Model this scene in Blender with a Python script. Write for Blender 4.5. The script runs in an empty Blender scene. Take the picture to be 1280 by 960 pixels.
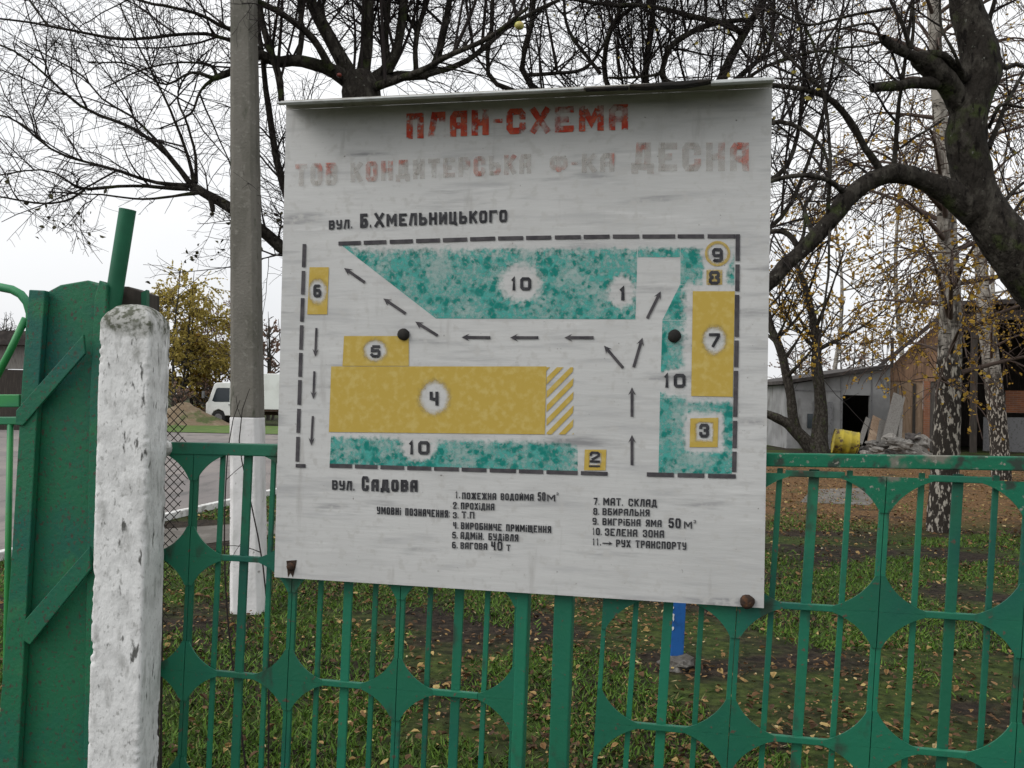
import bpy, bmesh, math, random
import numpy as np
from mathutils import Vector, Matrix, noise

random.seed(7)
RNG = np.random.default_rng(11)
scene = bpy.context.scene
COL = scene.collection

# ------------------------------------------------------------------ camera
F, EYE = 1150.0, 1.5
PITCH, ROLL = math.atan(20 / 1150.0), math.atan(0.021)
CAMROT = Matrix.Rotation(math.pi / 2 + PITCH, 3, 'X') @ Matrix.Rotation(ROLL, 3, 'Z')
cam_d = bpy.data.cameras.new('camera')
cam_d.sensor_width = 36.0
cam_d.lens = 36.0 * F / 1280.0
cam_d.clip_start = 0.05
cam_d.clip_end = 2000.0
cam = bpy.data.objects.new('camera', cam_d)
COL.objects.link(cam)
cam.matrix_world = Matrix.Translation((0, 0, EYE)) @ CAMROT.to_4x4()
scene.camera = cam

# ------------------------------------------------------------------ sky and sun (bright overcast)
TO_SUN = Vector((-0.80, -0.34, 0.74)).normalized()
w = bpy.data.worlds.new('World')
scene.world = w
w.use_nodes = True
nt = w.node_tree
nt.nodes.clear()
o_ = nt.nodes.new('ShaderNodeOutputWorld')
bg = nt.nodes.new('ShaderNodeBackground')
sky = nt.nodes.new('ShaderNodeTexSky')
sky.sky_type = 'NISHITA'
sky.sun_disc = False
sky.sun_elevation = math.asin(TO_SUN.z)
sky.sun_rotation = math.atan2(TO_SUN.x, TO_SUN.y)
sky.dust_density = 4.0
sky.air_density = 1.0
hs = nt.nodes.new('ShaderNodeHueSaturation')
hs.inputs['Saturation'].default_value = 0.10
mx = nt.nodes.new('ShaderNodeMix')
mx.data_type = 'RGBA'
mx.inputs[0].default_value = 0.72
cn = nt.nodes.new('ShaderNodeTexNoise')
cn.inputs['Scale'].default_value = 2.2
cn.inputs['Detail'].default_value = 5.0
cr = nt.nodes.new('ShaderNodeValToRGB')
cr.color_ramp.elements[0].position = 0.3
cr.color_ramp.elements[0].color = (0.88, 0.90, 0.93, 1)
cr.color_ramp.elements[1].position = 0.75
cr.color_ramp.elements[1].color = (1.08, 1.085, 1.09, 1)
sx = nt.nodes.new('ShaderNodeSeparateXYZ')
gm = nt.nodes.new('ShaderNodeMapRange')          # an overcast sky is brighter overhead than at the horizon
gm.inputs['From Min'].default_value = 0.0
gm.inputs['From Max'].default_value = 1.0
gm.inputs['To Min'].default_value = 10.5
gm.inputs['To Max'].default_value = 15.0
ml = nt.nodes.new('ShaderNodeVectorMath')
ml.operation = 'SCALE'
tc = nt.nodes.new('ShaderNodeTexCoord')
nt.links.new(tc.outputs['Generated'], cn.inputs['Vector'])
nt.links.new(tc.outputs['Generated'], sx.inputs[0])
nt.links.new(sx.outputs['Z'], gm.inputs['Value'])
nt.links.new(cr.outputs['Color'], ml.inputs[0])
nt.links.new(gm.outputs[0], ml.inputs['Scale'])
nt.links.new(cn.outputs['Fac'], cr.inputs['Fac'])
nt.links.new(sky.outputs['Color'], hs.inputs['Color'])
nt.links.new(hs.outputs['Color'], mx.inputs[6])
nt.links.new(ml.outputs[0], mx.inputs[7])
nt.links.new(mx.outputs[2], bg.inputs['Color'])
bg.inputs['Strength'].default_value = 0.10
nt.links.new(bg.outputs[0], o_.inputs[0])

sun_d = bpy.data.lights.new('overcast_sun', 'SUN')
sun_d.energy = 1.2
sun_d.angle = math.radians(34)
sun_d.color = (1.0, 0.97, 0.93)
sun = bpy.data.objects.new('overcast_sun', sun_d)
COL.objects.link(sun)
sun.rotation_euler = TO_SUN.to_track_quat('Z', 'Y').to_euler()

scene.view_settings.view_transform = 'Standard'
scene.view_settings.look = 'None'
scene.view_settings.gamma = 1.0
scene.view_settings.exposure = 0.15

# ------------------------------------------------------------------ geometry of the photograph
CAM = Vector((0, 0, EYE))


def ray(px, py):
    return CAMROT @ Vector(((px - 640) / F, -(py - 480) / F, -1.0))


def at(px, py, depth):
    """point at distance depth (along Y) seen at photo pixel px, py"""
    d = ray(px, py)
    return CAM + d * (depth / d.y)


def ground_at(px, py, z=0.0):
    d = ray(px, py)
    return CAM + d * ((z - EYE) / d.z)


def hor(px):
    return 500 + 0.021 * (px - 640)


class Plane:
    def __init__(s, origin, yaw_deg):
        a = math.radians(yaw_deg)
        s.O = Vector(origin)
        s.u = Vector((math.cos(a), -math.sin(a), 0))
        s.n = Vector((-math.sin(a), -math.cos(a), 0))   # towards the viewer
        s.v = Vector((0, 0, 1))

    def px(s, x, y, off=0.0):
        d = ray(x, y)
        o = s.O + s.n * off
        t = (o - CAM).dot(s.n) / d.dot(s.n)
        return CAM + d * t

    def uv(s, u, z, off=0.0):
        return Vector((s.O.x, s.O.y, 0)) + s.u * u + s.n * off + Vector((0, 0, z))


FENCE = Plane((0, 2.55, 0), 11.5)
BOARD = Plane((0, 2.55, 0), 11.5)      # front face of the sign

# ------------------------------------------------------------------ object helpers


def empty(name, label, cat, loc, group=None, kind=None):
    o = bpy.data.objects.new(name, None)
    o.empty_display_size = 0.1
    COL.objects.link(o)
    o.location = loc
    tag(o, label, cat, group, kind)
    return o


def tag(o, label=None, cat=None, group=None, kind=None):
    if label:
        o['label'] = label
    if cat:
        o['category'] = cat
    if group:
        o['group'] = group
    if kind:
        o['kind'] = kind
    return o


def world_loc(o):
    v = Vector(o.location)
    while o.parent:
        o = o.parent
        v += o.location
    return v


def np_mesh(name, V, faces, mat, parent=None, smooth=False, attrs=None, loc=None):
    """faces: (N,k) int array, or a list of such arrays; verts in world coordinates"""
    V = np.asarray(V, dtype=np.float64).reshape(-1, 3)
    base = np.array(world_loc(parent)) if parent else (np.array(loc) if loc is not None else np.zeros(3))
    me = bpy.data.meshes.new(name)
    if not isinstance(faces, list):
        faces = [faces]
    faces = [np.asarray(f, dtype=np.int32) for f in faces if len(f)]
    nl = sum(f.size for f in faces)
    nf = sum(len(f) for f in faces)
    me.vertices.add(len(V))
    me.vertices.foreach_set('co', (V - base).astype(np.float32).ravel())
    me.loops.add(nl)
    me.loops.foreach_set('vertex_index', np.concatenate([f.ravel() for f in faces]).astype(np.int32))
    me.polygons.add(nf)
    tot = np.concatenate([np.full(len(f), f.shape[1], dtype=np.int32) for f in faces])
    st = np.concatenate([[0], np.cumsum(tot)[:-1]]).astype(np.int32)
    me.polygons.foreach_set('loop_start', st)
    me.polygons.foreach_set('loop_total', tot)
    me.polygons.foreach_set('use_smooth', np.full(nf, bool(smooth)))
    me.update(calc_edges=True)
    if attrs:
        for k, a in attrs.items():
            at_ = me.attributes.new(k, 'FLOAT', 'POINT')
            at_.data.foreach_set('value', np.asarray(a, dtype=np.float32))
    me.materials.append(mat)
    ob = bpy.data.objects.new(name, me)
    COL.objects.link(ob)
    if parent:
        ob.parent = parent
    else:
        ob.location = base
    return ob


class MB:
    def __init__(s):
        s.V, s.F = [], {}

    def add(s, verts, faces):
        b = len(s.V)
        s.V += [tuple(v) for v in verts]
        for f in faces:
            s.F.setdefault(len(f), []).append([i + b for i in f])

    def prism(s, front, back):
        n = len(front)
        fs = [list(range(n)), list(range(2 * n - 1, n - 1, -1))]
        for i in range(n):
            j = (i + 1) % n
            fs.append([i, i + n, j + n, j])
        s.add(list(front) + list(back), fs)

    def plate(s, plane, pts, off, th, uv=False):
        g = plane.uv if uv else plane.px
        fr = [g(p[0], p[1], off) for p in pts]
        bk = [q - plane.n * th for q in fr]
        s.prism(fr, bk)

    def box(s, c, size, ax=None):
        """c centre, size full lengths, ax three axes"""
        c = Vector(c)
        ax = ax or (Vector((1, 0, 0)), Vector((0, 1, 0)), Vector((0, 0, 1)))
        h = [a * (l / 2) for a, l in zip(ax, size)]
        vs = [c + h[0] * i + h[1] * j + h[2] * k for k in (-1, 1) for j in (-1, 1) for i in (-1, 1)]
        s.add(vs, [[0, 2, 3, 1], [4, 5, 7, 6], [0, 1, 5, 4], [2, 6, 7, 3], [0, 4, 6, 2], [1, 3, 7, 5]])

    def bar(s, a, b, wx, wy, up=(0, 0, 1)):
        a, b = Vector(a), Vector(b)
        d = (b - a)
        L = d.length
        d.normalize()
        r = d.cross(Vector(up))
        if r.length < 1e-4:
            r = d.cross(Vector((0, 1, 0)))
        r.normalize()
        q = r.cross(d)
        s.box((a + b) / 2, (L, wx, wy), (d, r, q))

    def tube(s, pts, rad, n=10, cap=True):
        P = np.array([[tuple(p) for p in pts]], dtype=float)
        if not hasattr(rad, '__len__'):
            rad = [rad] * len(pts)
        V, Fq = tubes(P, np.array([rad], dtype=float), n)
        fs = [list(f) for f in Fq]
        if cap:
            m = len(pts)
            fs.append(list(range(n - 1, -1, -1)))
            fs.append(list(range((m - 1) * n, m * n)))
        s.add(V, fs)

    def build(s, name, mat, parent=None, smooth=False, loc=None, bevel=0.0):
        ob = np_mesh(name, np.array(s.V), [np.array(f) for f in s.F.values()], mat, parent, smooth, loc=loc)
        bm = bmesh.new()
        bm.from_mesh(ob.data)
        bmesh.ops.recalc_face_normals(bm, faces=bm.faces)
        bm.to_mesh(ob.data)
        bm.free()
        if bevel:
            m = ob.modifiers.new('bevel', 'BEVEL')
            m.width = bevel
            m.segments = 2
            m.limit_method = 'ANGLE'
        return ob


def tubes(P, R, sides):
    """P (N,n,3), R (N,n) -> verts, quads; all tubes at once"""
    N, n, _ = P.shape
    T = np.gradient(P, axis=1)
    T /= np.linalg.norm(T, axis=2, keepdims=True) + 1e-12
    ref = np.where(np.abs(T[:, :1, 2:3]) > 0.92, np.array([1.0, 0.13, 0]), np.array([0.05, 0.08, 1.0]))
    ref = np.broadcast_to(ref, T.shape)
    A = np.cross(T, ref)
    A /= np.linalg.norm(A, axis=2, keepdims=True) + 1e-12
    B = np.cross(T, A)
    th = np.arange(sides) * 2 * np.pi / sides
    V = P[:, :, None, :] + R[:, :, None, None] * (A[:, :, None, :] * np.cos(th)[None, None, :, None] + B[:, :, None, :] * np.sin(th)[None, None, :, None])
    base = (np.arange(N) * n * sides)[:, None, None]
    i = np.arange(n - 1)[None, :, None] * sides
    k = np.arange(sides)[None, None, :]
    k2 = (k + 1) % sides
    a = base + i + k
    b = base + i + k2
    Fq = np.stack([a, b, b + sides, a + sides], axis=-1).reshape(-1, 4)
    return V.reshape(-1, 3), Fq


# ------------------------------------------------------------------ materials


def mat_new(name):
    m = bpy.data.materials.new(name)
    m.use_nodes = True
    nt = m.node_tree
    nt.nodes.clear()
    out = nt.nodes.new('ShaderNodeOutputMaterial')
    bs = nt.nodes.new('ShaderNodeBsdfPrincipled')
    nt.links.new(bs.outputs[0], out.inputs[0])
    return m, nt, bs, out


def noise_node(nt, scale, detail=4.0, stretch=(1, 1, 1), dist=0.0, rough=0.55, coord=None):
    if coord is None:
        t = nt.nodes.new('ShaderNodeTexCoord')
        coord = t.outputs['Object']
    mp = nt.nodes.new('ShaderNodeMapping')
    mp.inputs['Scale'].default_value = stretch
    nt.links.new(coord, mp.inputs['Vector'])
    n = nt.nodes.new('ShaderNodeTexNoise')
    n.inputs['Scale'].default_value = scale
    n.inputs['Detail'].default_value = detail
    n.inputs['Roughness'].default_value = rough
    n.inputs['Distortion'].default_value = dist
    nt.links.new(mp.outputs[0], n.inputs['Vector'])
    return n.outputs['Fac']


def maprange(nt, val, lo, hi, a=0.0, b=1.0, smooth=True):
    m = nt.nodes.new('ShaderNodeMapRange')
    if smooth:
        m.interpolation_type = 'SMOOTHSTEP'
    m.inputs['From Min'].default_value = lo
    m.inputs['From Max'].default_value = hi
    m.inputs['To Min'].default_value = a
    m.inputs['To Max'].default_value = b
    nt.links.new(val, m.inputs['Value'])
    return m.outputs['Result']


def mixc(nt, fac, a, b):
    m = nt.nodes.new('ShaderNodeMix')
    m.data_type = 'RGBA'
    for sock, v in ((m.inputs[0], fac), (m.inputs[6], a), (m.inputs[7], b)):
        if hasattr(v, 'links') or isinstance(v, bpy.types.NodeSocket):
            nt.links.new(v, sock)
        elif isinstance(v, (int, float)):
            sock.default_value = v
        else:
            sock.default_value = tuple(v) + (1.0,) if len(v) == 3 else v
    return m.outputs[2]


def math_(nt, op, a, b=None):
    m = nt.nodes.new('ShaderNodeMath')
    m.operation = op
    for sock, v in ((m.inputs[0], a), (m.inputs[1], b)):
        if v is None:
            continue
        if isinstance(v, (int, float)):
            sock.default_value = v
        else:
            nt.links.new(v, sock)
    return m.outputs[0]


def layered(name, base, layers=(), rough=0.8, bump=None, spec=0.3, metal=0.0, vary=0.0):
    """base colour plus (colour, scale, lo, hi, stretch, detail) noise layers"""
    m, nt, bs, out = mat_new(name)
    c = None
    for L in layers:
        colr, sc, lo, hi = L[:4]
        st = L[4] if len(L) > 4 else (1, 1, 1)
        de = L[5] if len(L) > 5 else 5.0
        f = maprange(nt, noise_node(nt, sc, de, st), lo, hi)
        c = mixc(nt, f, base if c is None else c, colr)
    if c is None:
        bs.inputs['Base Color'].default_value = tuple(base) + (1,)
    else:
        if vary:      # every piece was painted and weathered on its own
            oi = nt.nodes.new('ShaderNodeObjectInfo')
            hv = nt.nodes.new('ShaderNodeHueSaturation')
            nt.links.new(maprange(nt, oi.outputs['Random'], 0, 1, 1 - vary, 1 + vary, False), hv.inputs['Value'])
            nt.links.new(c, hv.inputs['Color'])
            c = hv.outputs['Color']
        nt.links.new(c, bs.inputs['Base Color'])
    bs.inputs['Roughness'].default_value = rough
    bs.inputs['Specular IOR Level'].default_value = spec
    bs.inputs['Metallic'].default_value = metal
    if bump:
        sc, stg = bump[:2]
        st = bump[2] if len(bump) > 2 else (1, 1, 1)
        b = nt.nodes.new('ShaderNodeBump')
        b.inputs['Strength'].default_value = stg
        b.inputs['Distance'].default_value = bump[3] if len(bump) > 3 else 0.01
        nt.links.new(noise_node(nt, sc, 6.0, st), b.inputs['Height'])
        nt.links.new(b.outputs[0], bs.inputs['Normal'])
    return m


def attr_ramp(name, stops, rough=0.7, spec=0.2, attr='tint', transl=0.0, noise=None):
    m, nt, bs, out = mat_new(name)
    a = nt.nodes.new('ShaderNodeAttribute')
    a.attribute_name = attr
    r = nt.nodes.new('ShaderNodeValToRGB')
    el = r.color_ramp.elements
    while len(el) < len(stops):
        el.new(0.5)
    for e, (p, c) in zip(el, stops):
        e.position = p
        e.color = tuple(c) + (1,)
    nt.links.new(a.outputs['Fac'], r.inputs['Fac'])
    nt.links.new(r.outputs['Color'], bs.inputs['Base Color'])
    bs.inputs['Roughness'].default_value = rough
    bs.inputs['Specular IOR Level'].default_value = spec
    if transl:
        tr = nt.nodes.new('ShaderNodeBsdfTranslucent')
        nt.links.new(r.outputs['Color'], tr.inputs['Color'])
        ms = nt.nodes.new('ShaderNodeMixShader')
        ms.inputs[0].default_value = transl
        nt.links.new(bs.outputs[0], ms.inputs[1])
        nt.links.new(tr.outputs[0], ms.inputs[2])
        nt.links.new(ms.outputs[0], out.inputs[0])
    return m


def worn_paint(name, color, color2, wear_layers, attr=None, alpha=1.0, mottle=(40, 0.35, 0.65), stretch=(1, 1, 1)):
    """paint on the board; transparent where worn. wear_layers: (scale, lo, hi, stretch) keep = smoothstep"""
    m, nt, bs, out = mat_new(name)
    f = maprange(nt, noise_node(nt, mottle[0], 4.0, stretch), mottle[1], mottle[2])
    c = mixc(nt, f, color, color2)
    nt.links.new(c, bs.inputs['Base Color'])
    bs.inputs['Roughness'].default_value = 0.75
    bs.inputs['Specular IOR Level'].default_value = 0.2
    k = None
    dens = None
    if attr:
        a = nt.nodes.new('ShaderNodeAttribute')
        a.attribute_name = attr
        dens = a.outputs['Fac']
    for L in wear_layers:
        sc, lo, hi = L[:3]
        st = L[3] if len(L) > 3 else (1, 1, 1)
        nz = noise_node(nt, sc, 5.0, st)
        if dens is not None:
            # density plus a little noise: the thin edges break up into dabs
            amp = L[4] if len(L) > 4 else 0.5
            nz = math_(nt, 'ADD', dens, math_(nt, 'MULTIPLY', math_(nt, 'SUBTRACT', nz, 0.5), amp))
        q = maprange(nt, nz, lo, hi)
        k = q if k is None else math_(nt, 'MULTIPLY', k, q)
    k = math_(nt, 'MULTIPLY', k, alpha) if k is not None else None
    tr = nt.nodes.new('ShaderNodeBsdfTransparent')
    ms = nt.nodes.new('ShaderNodeMixShader')
    if k is not None:
        nt.links.new(k, ms.inputs[0])
    else:
        ms.inputs[0].default_value = alpha
    nt.links.new(tr.outputs[0], ms.inputs[1])
    nt.links.new(bs.outputs[0], ms.inputs[2])
    nt.links.new(ms.outputs[0], out.inputs[0])
    return m


GREEN = (0.010, 0.122, 0.066)
M = {}
M['board'] = layered('white_sign_paint', (0.485, 0.485, 0.48), [
    ((0.43, 0.43, 0.425), 2.4, 0.40, 0.72, (1, 1, 1)),
    ((0.37, 0.37, 0.372), 5.0, 0.50, 0.74, (0.8, 0.8, 7.0)),
    ((0.225, 0.225, 0.23), 2.6, 0.56, 0.74, (1.0, 1.0, 8.0), 9.0),
    ((0.53, 0.53, 0.525), 9.0, 0.55, 0.8, (0.6, 0.6, 5.0)),
    ((0.34, 0.33, 0.32), 7.0, 0.60, 0.8, (3.0, 3.0, 0.5)),
    ((0.425, 0.42, 0.41), 38.0, 0.52, 0.68, (1.0, 1.0, 1.0), 8.0),
    ((0.16, 0.15, 0.14), 75.0, 0.69, 0.76),
], rough=0.6, bump=(14, 0.12, (0.5, 0.5, 4)), spec=0.25)
M['canopy_paint'] = layered('weathered_sign_paint', (0.42, 0.41, 0.38), [
    ((0.26, 0.24, 0.21), 3.0, 0.40, 0.75, (1, 1, 0.7)),
    ((0.11, 0.09, 0.07), 14.0, 0.58, 0.8, (1, 1, 0.5)),
], rough=0.7)
M['lip'] = layered('pale_zinc', (0.52, 0.54, 0.54), [((0.35, 0.35, 0.34), 20, 0.45, 0.7)], rough=0.5, spec=0.5)
M['tar'] = layered('black_tar', (0.012, 0.011, 0.010), [((0.03, 0.025, 0.02), 30, 0.4, 0.7)], rough=0.8)
M['black_paint'] = worn_paint('black_stencil_paint', (0.022, 0.022, 0.026), (0.05, 0.05, 0.055), [(90, 0.16, 0.36)])
M['line_paint'] = worn_paint('dark_grey_line_paint', (0.045, 0.042, 0.048), (0.075, 0.07, 0.075), [(60, 0.10, 0.30)])
M['red_paint'] = worn_paint('faded_red_paint', (0.42, 0.04, 0.022), (0.50, 0.11, 0.06), [(17, 0.33, 0.58), (75, 0.28, 0.52)])
M['ghost_paint'] = worn_paint('ghost_lettering_paint', (0.40, 0.37, 0.33), (0.43, 0.39, 0.35), [(70, 0.22, 0.5)], alpha=0.30)
M['ghost_red'] = worn_paint('faded_pink_paint', (0.50, 0.12, 0.09), (0.58, 0.25, 0.2), [(11, 0.50, 0.66), (80, 0.3, 0.55)], alpha=0.6)
def teal_mat():
    m, nt, bs, out = mat_new('sponged_teal_paint')
    co = nt.nodes.new('ShaderNodeTexCoord').outputs['Object']
    at_ = nt.nodes.new('ShaderNodeAttribute')
    at_.attribute_name = 'paint'
    dens = at_.outputs['Fac']
    # warped coordinates so that the dabs are not round
    nz3 = nt.nodes.new('ShaderNodeTexNoise')
    nz3.inputs['Scale'].default_value = 60
    nt.links.new(co, nz3.inputs['Vector'])
    wv = nt.nodes.new('ShaderNodeVectorMath')
    wv.operation = 'MULTIPLY_ADD'
    wv.inputs[1].default_value = (0.016, 0.016, 0.016)
    nt.links.new(nz3.outputs['Color'], wv.inputs[0])
    nt.links.new(co, wv.inputs[2])
    vo = nt.nodes.new('ShaderNodeTexVoronoi')
    vo.inputs['Scale'].default_value = 40
    vo.inputs['Randomness'].default_value = 1.0
    nt.links.new(wv.outputs[0], vo.inputs['Vector'])
    n_lo = noise_node(nt, 14.0, 4.0, coord=co)
    n_hi = noise_node(nt, 95.0, 6.0, coord=co)
    dab = maprange(nt, math_(nt, 'ADD', vo.outputs['Distance'], math_(nt, 'MULTIPLY', math_(nt, 'SUBTRACT', n_lo, .5), -1.5)), .56, .26)
    dab = math_(nt, 'MULTIPLY', dab, maprange(nt, n_hi, .30, .55, .35, 1.0))
    wash = maprange(nt, math_(nt, 'ADD', n_lo, math_(nt, 'MULTIPLY', n_hi, .8)), .62, 1.15)
    nt.links.new(mixc(nt, dab, (0.055, 0.34, 0.30), (0.004, 0.18, 0.15)), bs.inputs['Base Color'])
    bs.inputs['Roughness'].default_value = 0.75
    bs.inputs['Specular IOR Level'].default_value = 0.2
    cov = math_(nt, 'MAXIMUM', math_(nt, 'MULTIPLY', dab, .95), math_(nt, 'ADD', math_(nt, 'MULTIPLY', wash, .66), .26))
    # where the sponge was nearly dry only specks remain
    thin = math_(nt, 'ADD', dens, math_(nt, 'MULTIPLY', math_(nt, 'SUBTRACT', n_hi, .5), 1.1))
    al = math_(nt, 'MULTIPLY', cov, maprange(nt, thin, .08, .80))
    al = math_(nt, 'MAXIMUM', al, math_(nt, 'MULTIPLY', maprange(nt, dens, .97, 1.0), .9))
    tr = nt.nodes.new('ShaderNodeBsdfTransparent')
    ms = nt.nodes.new('ShaderNodeMixShader')
    nt.links.new(al, ms.inputs[0])
    nt.links.new(tr.outputs[0], ms.inputs[1])
    nt.links.new(bs.outputs[0], ms.inputs[2])
    nt.links.new(ms.outputs[0], out.inputs[0])
    return m


M['teal'] = teal_mat()
M['yellow'] = worn_paint('ochre_paint', (0.43, 0.305, 0.062), (0.475, 0.36, 0.11), [(90, 0.12, 0.86, (1, 1, 1), 0.55)], attr='paint', mottle=(52, 0.44, 0.70))
M['rust'] = layered('rusty_iron', (0.035, 0.022, 0.016), [((0.10, 0.045, 0.02), 60, 0.5, 0.75)], rough=0.9, bump=(80, 0.5))
M['green'] = layered('green_fence_enamel', GREEN, [
    ((0.009, 0.122, 0.072), 5.0, 0.42, 0.7),
    ((0.006, 0.08, 0.060), 2.2, 0.45, 0.72),
    ((0.025, 0.042, 0.028), 14.0, 0.56, 0.72, (1, 1, 0.5), 8.0),
    ((0.09, 0.065, 0.045), 60.0, 0.64, 0.70),
], rough=0.5, bump=(60, 0.25, (1, 1, 1), 0.005), spec=0.35, vary=0.17)
M['green_grimy'] = layered('lichened_green_enamel', GREEN, [
    ((0.009, 0.122, 0.072), 5.0, 0.42, 0.7),
    ((0.03, 0.045, 0.035), 20.0, 0.52, 0.66),
    ((0.15, 0.145, 0.12), 9.0, 0.54, 0.64, (1, 1, 1), 9.0),
    ((0.22, 0.21, 0.18), 70.0, 0.60, 0.70),
], rough=0.75, bump=(60, 0.35, (1, 1, 1), 0.006), spec=0.2)
M['green_gate'] = layered('old_green_gate_paint', (0.012, 0.118, 0.055), [
    ((0.009, 0.088, 0.070), 2.2, 0.44, 0.64),
    ((0.022, 0.14, 0.06), 9.0, 0.52, 0.75),
    ((0.035, 0.05, 0.035), 30.0, 0.62, 0.76),
    ((0.055, 0.05, 0.036), 110.0, 0.56, 0.66, (1, 1, 0.7), 9.0),
], rough=0.55, bump=(70, 0.35, (1, 1, 1), 0.005), spec=0.3)
M['green_tube'] = layered('light_green_tube_paint', (0.03, 0.23, 0.06), [((0.02, 0.17, 0.08), 6.0, 0.4, 0.7), ((0.05, 0.06, 0.04), 40, 0.66, 0.76)], rough=0.45, spec=0.4)
M['green_dark'] = layered('dark_green_pipe_paint', (0.008, 0.088, 0.045), [((0.012, 0.12, 0.06), 8, 0.4, 0.7), ((0.03, 0.03, 0.02), 40, 0.66, 0.76)], rough=0.5)
def whitewash_mat(ztop):
    m, nt, bs, out = mat_new('lime_washed_concrete')
    co = nt.nodes.new('ShaderNodeTexCoord').outputs['Object']
    c = mixc(nt, maprange(nt, noise_node(nt, 14.0, 5.0, coord=co), .42, .66), (0.70, 0.70, 0.695), (0.56, 0.56, 0.555))
    c = mixc(nt, maprange(nt, noise_node(nt, 26.0, 9.0, (1, 1, .35), coord=co), .52, .70), c, (0.42, 0.42, 0.41))
    c = mixc(nt, maprange(nt, noise_node(nt, 95.0, 8.0, (1, 1, .6), coord=co), .57, .70), c, (0.40, 0.40, 0.39))
    c = mixc(nt, maprange(nt, noise_node(nt, 42.0, 10.0, (1, 1, .3), coord=co), .60, .68), c, (0.11, 0.11, 0.105))
    # weathered grey, mossy head where the wash has gone
    sx = nt.nodes.new('ShaderNodeSeparateXYZ')
    nt.links.new(co, sx.inputs[0])
    zz = math_(nt, 'ADD', sx.outputs['Z'], math_(nt, 'MULTIPLY', math_(nt, 'SUBTRACT', noise_node(nt, 16.0, 6.0, coord=co), .5), 0.38))
    moss = mixc(nt, maprange(nt, noise_node(nt, 60.0, 9.0, coord=co), .42, .58), (0.34, 0.34, 0.32), (0.10, 0.105, 0.08))
    c = mixc(nt, maprange(nt, zz, ztop - .17, ztop - .05), c, moss)
    nt.links.new(c, bs.inputs['Base Color'])
    bs.inputs['Roughness'].default_value = 0.95
    bs.inputs['Specular IOR Level'].default_value = 0.1
    bp = nt.nodes.new('ShaderNodeBump')
    bp.inputs['Strength'].default_value = 0.5
    bp.inputs['Distance'].default_value = 0.006
    nt.links.new(noise_node(nt, 85.0, 9.0, (1, 1, .6), coord=co), bp.inputs['Height'])
    nt.links.new(bp.outputs[0], bs.inputs['Normal'])
    return m


M['white_wash'] = whitewash_mat(1.78)
M['white_wash_mossy'] = layered('mossy_lime_wash', (0.40, 0.40, 0.38), [
    ((0.62, 0.62, 0.6), 30.0, 0.48, 0.62), ((0.16, 0.17, 0.12), 20.0, 0.5, 0.68), ((0.07, 0.075, 0.05), 45.0, 0.58, 0.7)], rough=0.95, bump=(50, 1.0, (1, 1, 1), 0.012))
M['concrete'] = layered('grey_pole_concrete', (0.165, 0.155, 0.135), [
    ((0.11, 0.105, 0.088), 6.0, 0.4, 0.7, (1, 1, 0.3)), ((0.22, 0.21, 0.185), 30.0, 0.55, 0.75), ((0.06, 0.065, 0.045), 18.0, 0.60, 0.76, (1, 1, 0.35), 8.0),
    ((0.05, 0.05, 0.042), 90.0, 0.66, 0.74)], rough=0.9, bump=(60, 0.5, (1, 1, 1), 0.01))
M['pole_white'] = layered('pole_lime_wash', (0.66, 0.65, 0.65), [((0.5, 0.5, 0.49), 8.0, 0.45, 0.7, (1, 1, 0.5)), ((0.26, 0.25, 0.24), 30.0, 0.64, 0.75)], rough=0.9, bump=(40, 0.4))
M['bark'] = layered('dark_apple_bark', (0.030, 0.026, 0.022), [
    ((0.062, 0.056, 0.047), 16.0, 0.47, 0.62, (1, 1, 0.55), 9.0), ((0.045, 0.055, 0.022), 7.0, 0.56, 0.70), ((0.012, 0.010, 0.009), 34.0, 0.55, 0.66, (1, 1, 0.35), 8.0), ((0.15, 0.15, 0.13), 40.0, 0.66, 0.72)], rough=0.95, bump=(42, 1.0, (1, 1, 0.45), 0.035), spec=0.1)
M['bark_grey'] = layered('grey_shoot_bark', (0.055, 0.05, 0.043), [((0.085, 0.082, 0.07), 15.0, 0.45, 0.7), ((0.03, 0.028, 0.022), 30.0, 0.55, 0.7)], rough=0.95, bump=(50, 0.6), spec=0.1)
M['twig'] = layered('dark_twig_bark', (0.028, 0.023, 0.022), rough=0.9, spec=0.1)
M['twig_far'] = layered('brownish_twig_bark', (0.085, 0.062, 0.052), rough=0.9, spec=0.1)
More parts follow.
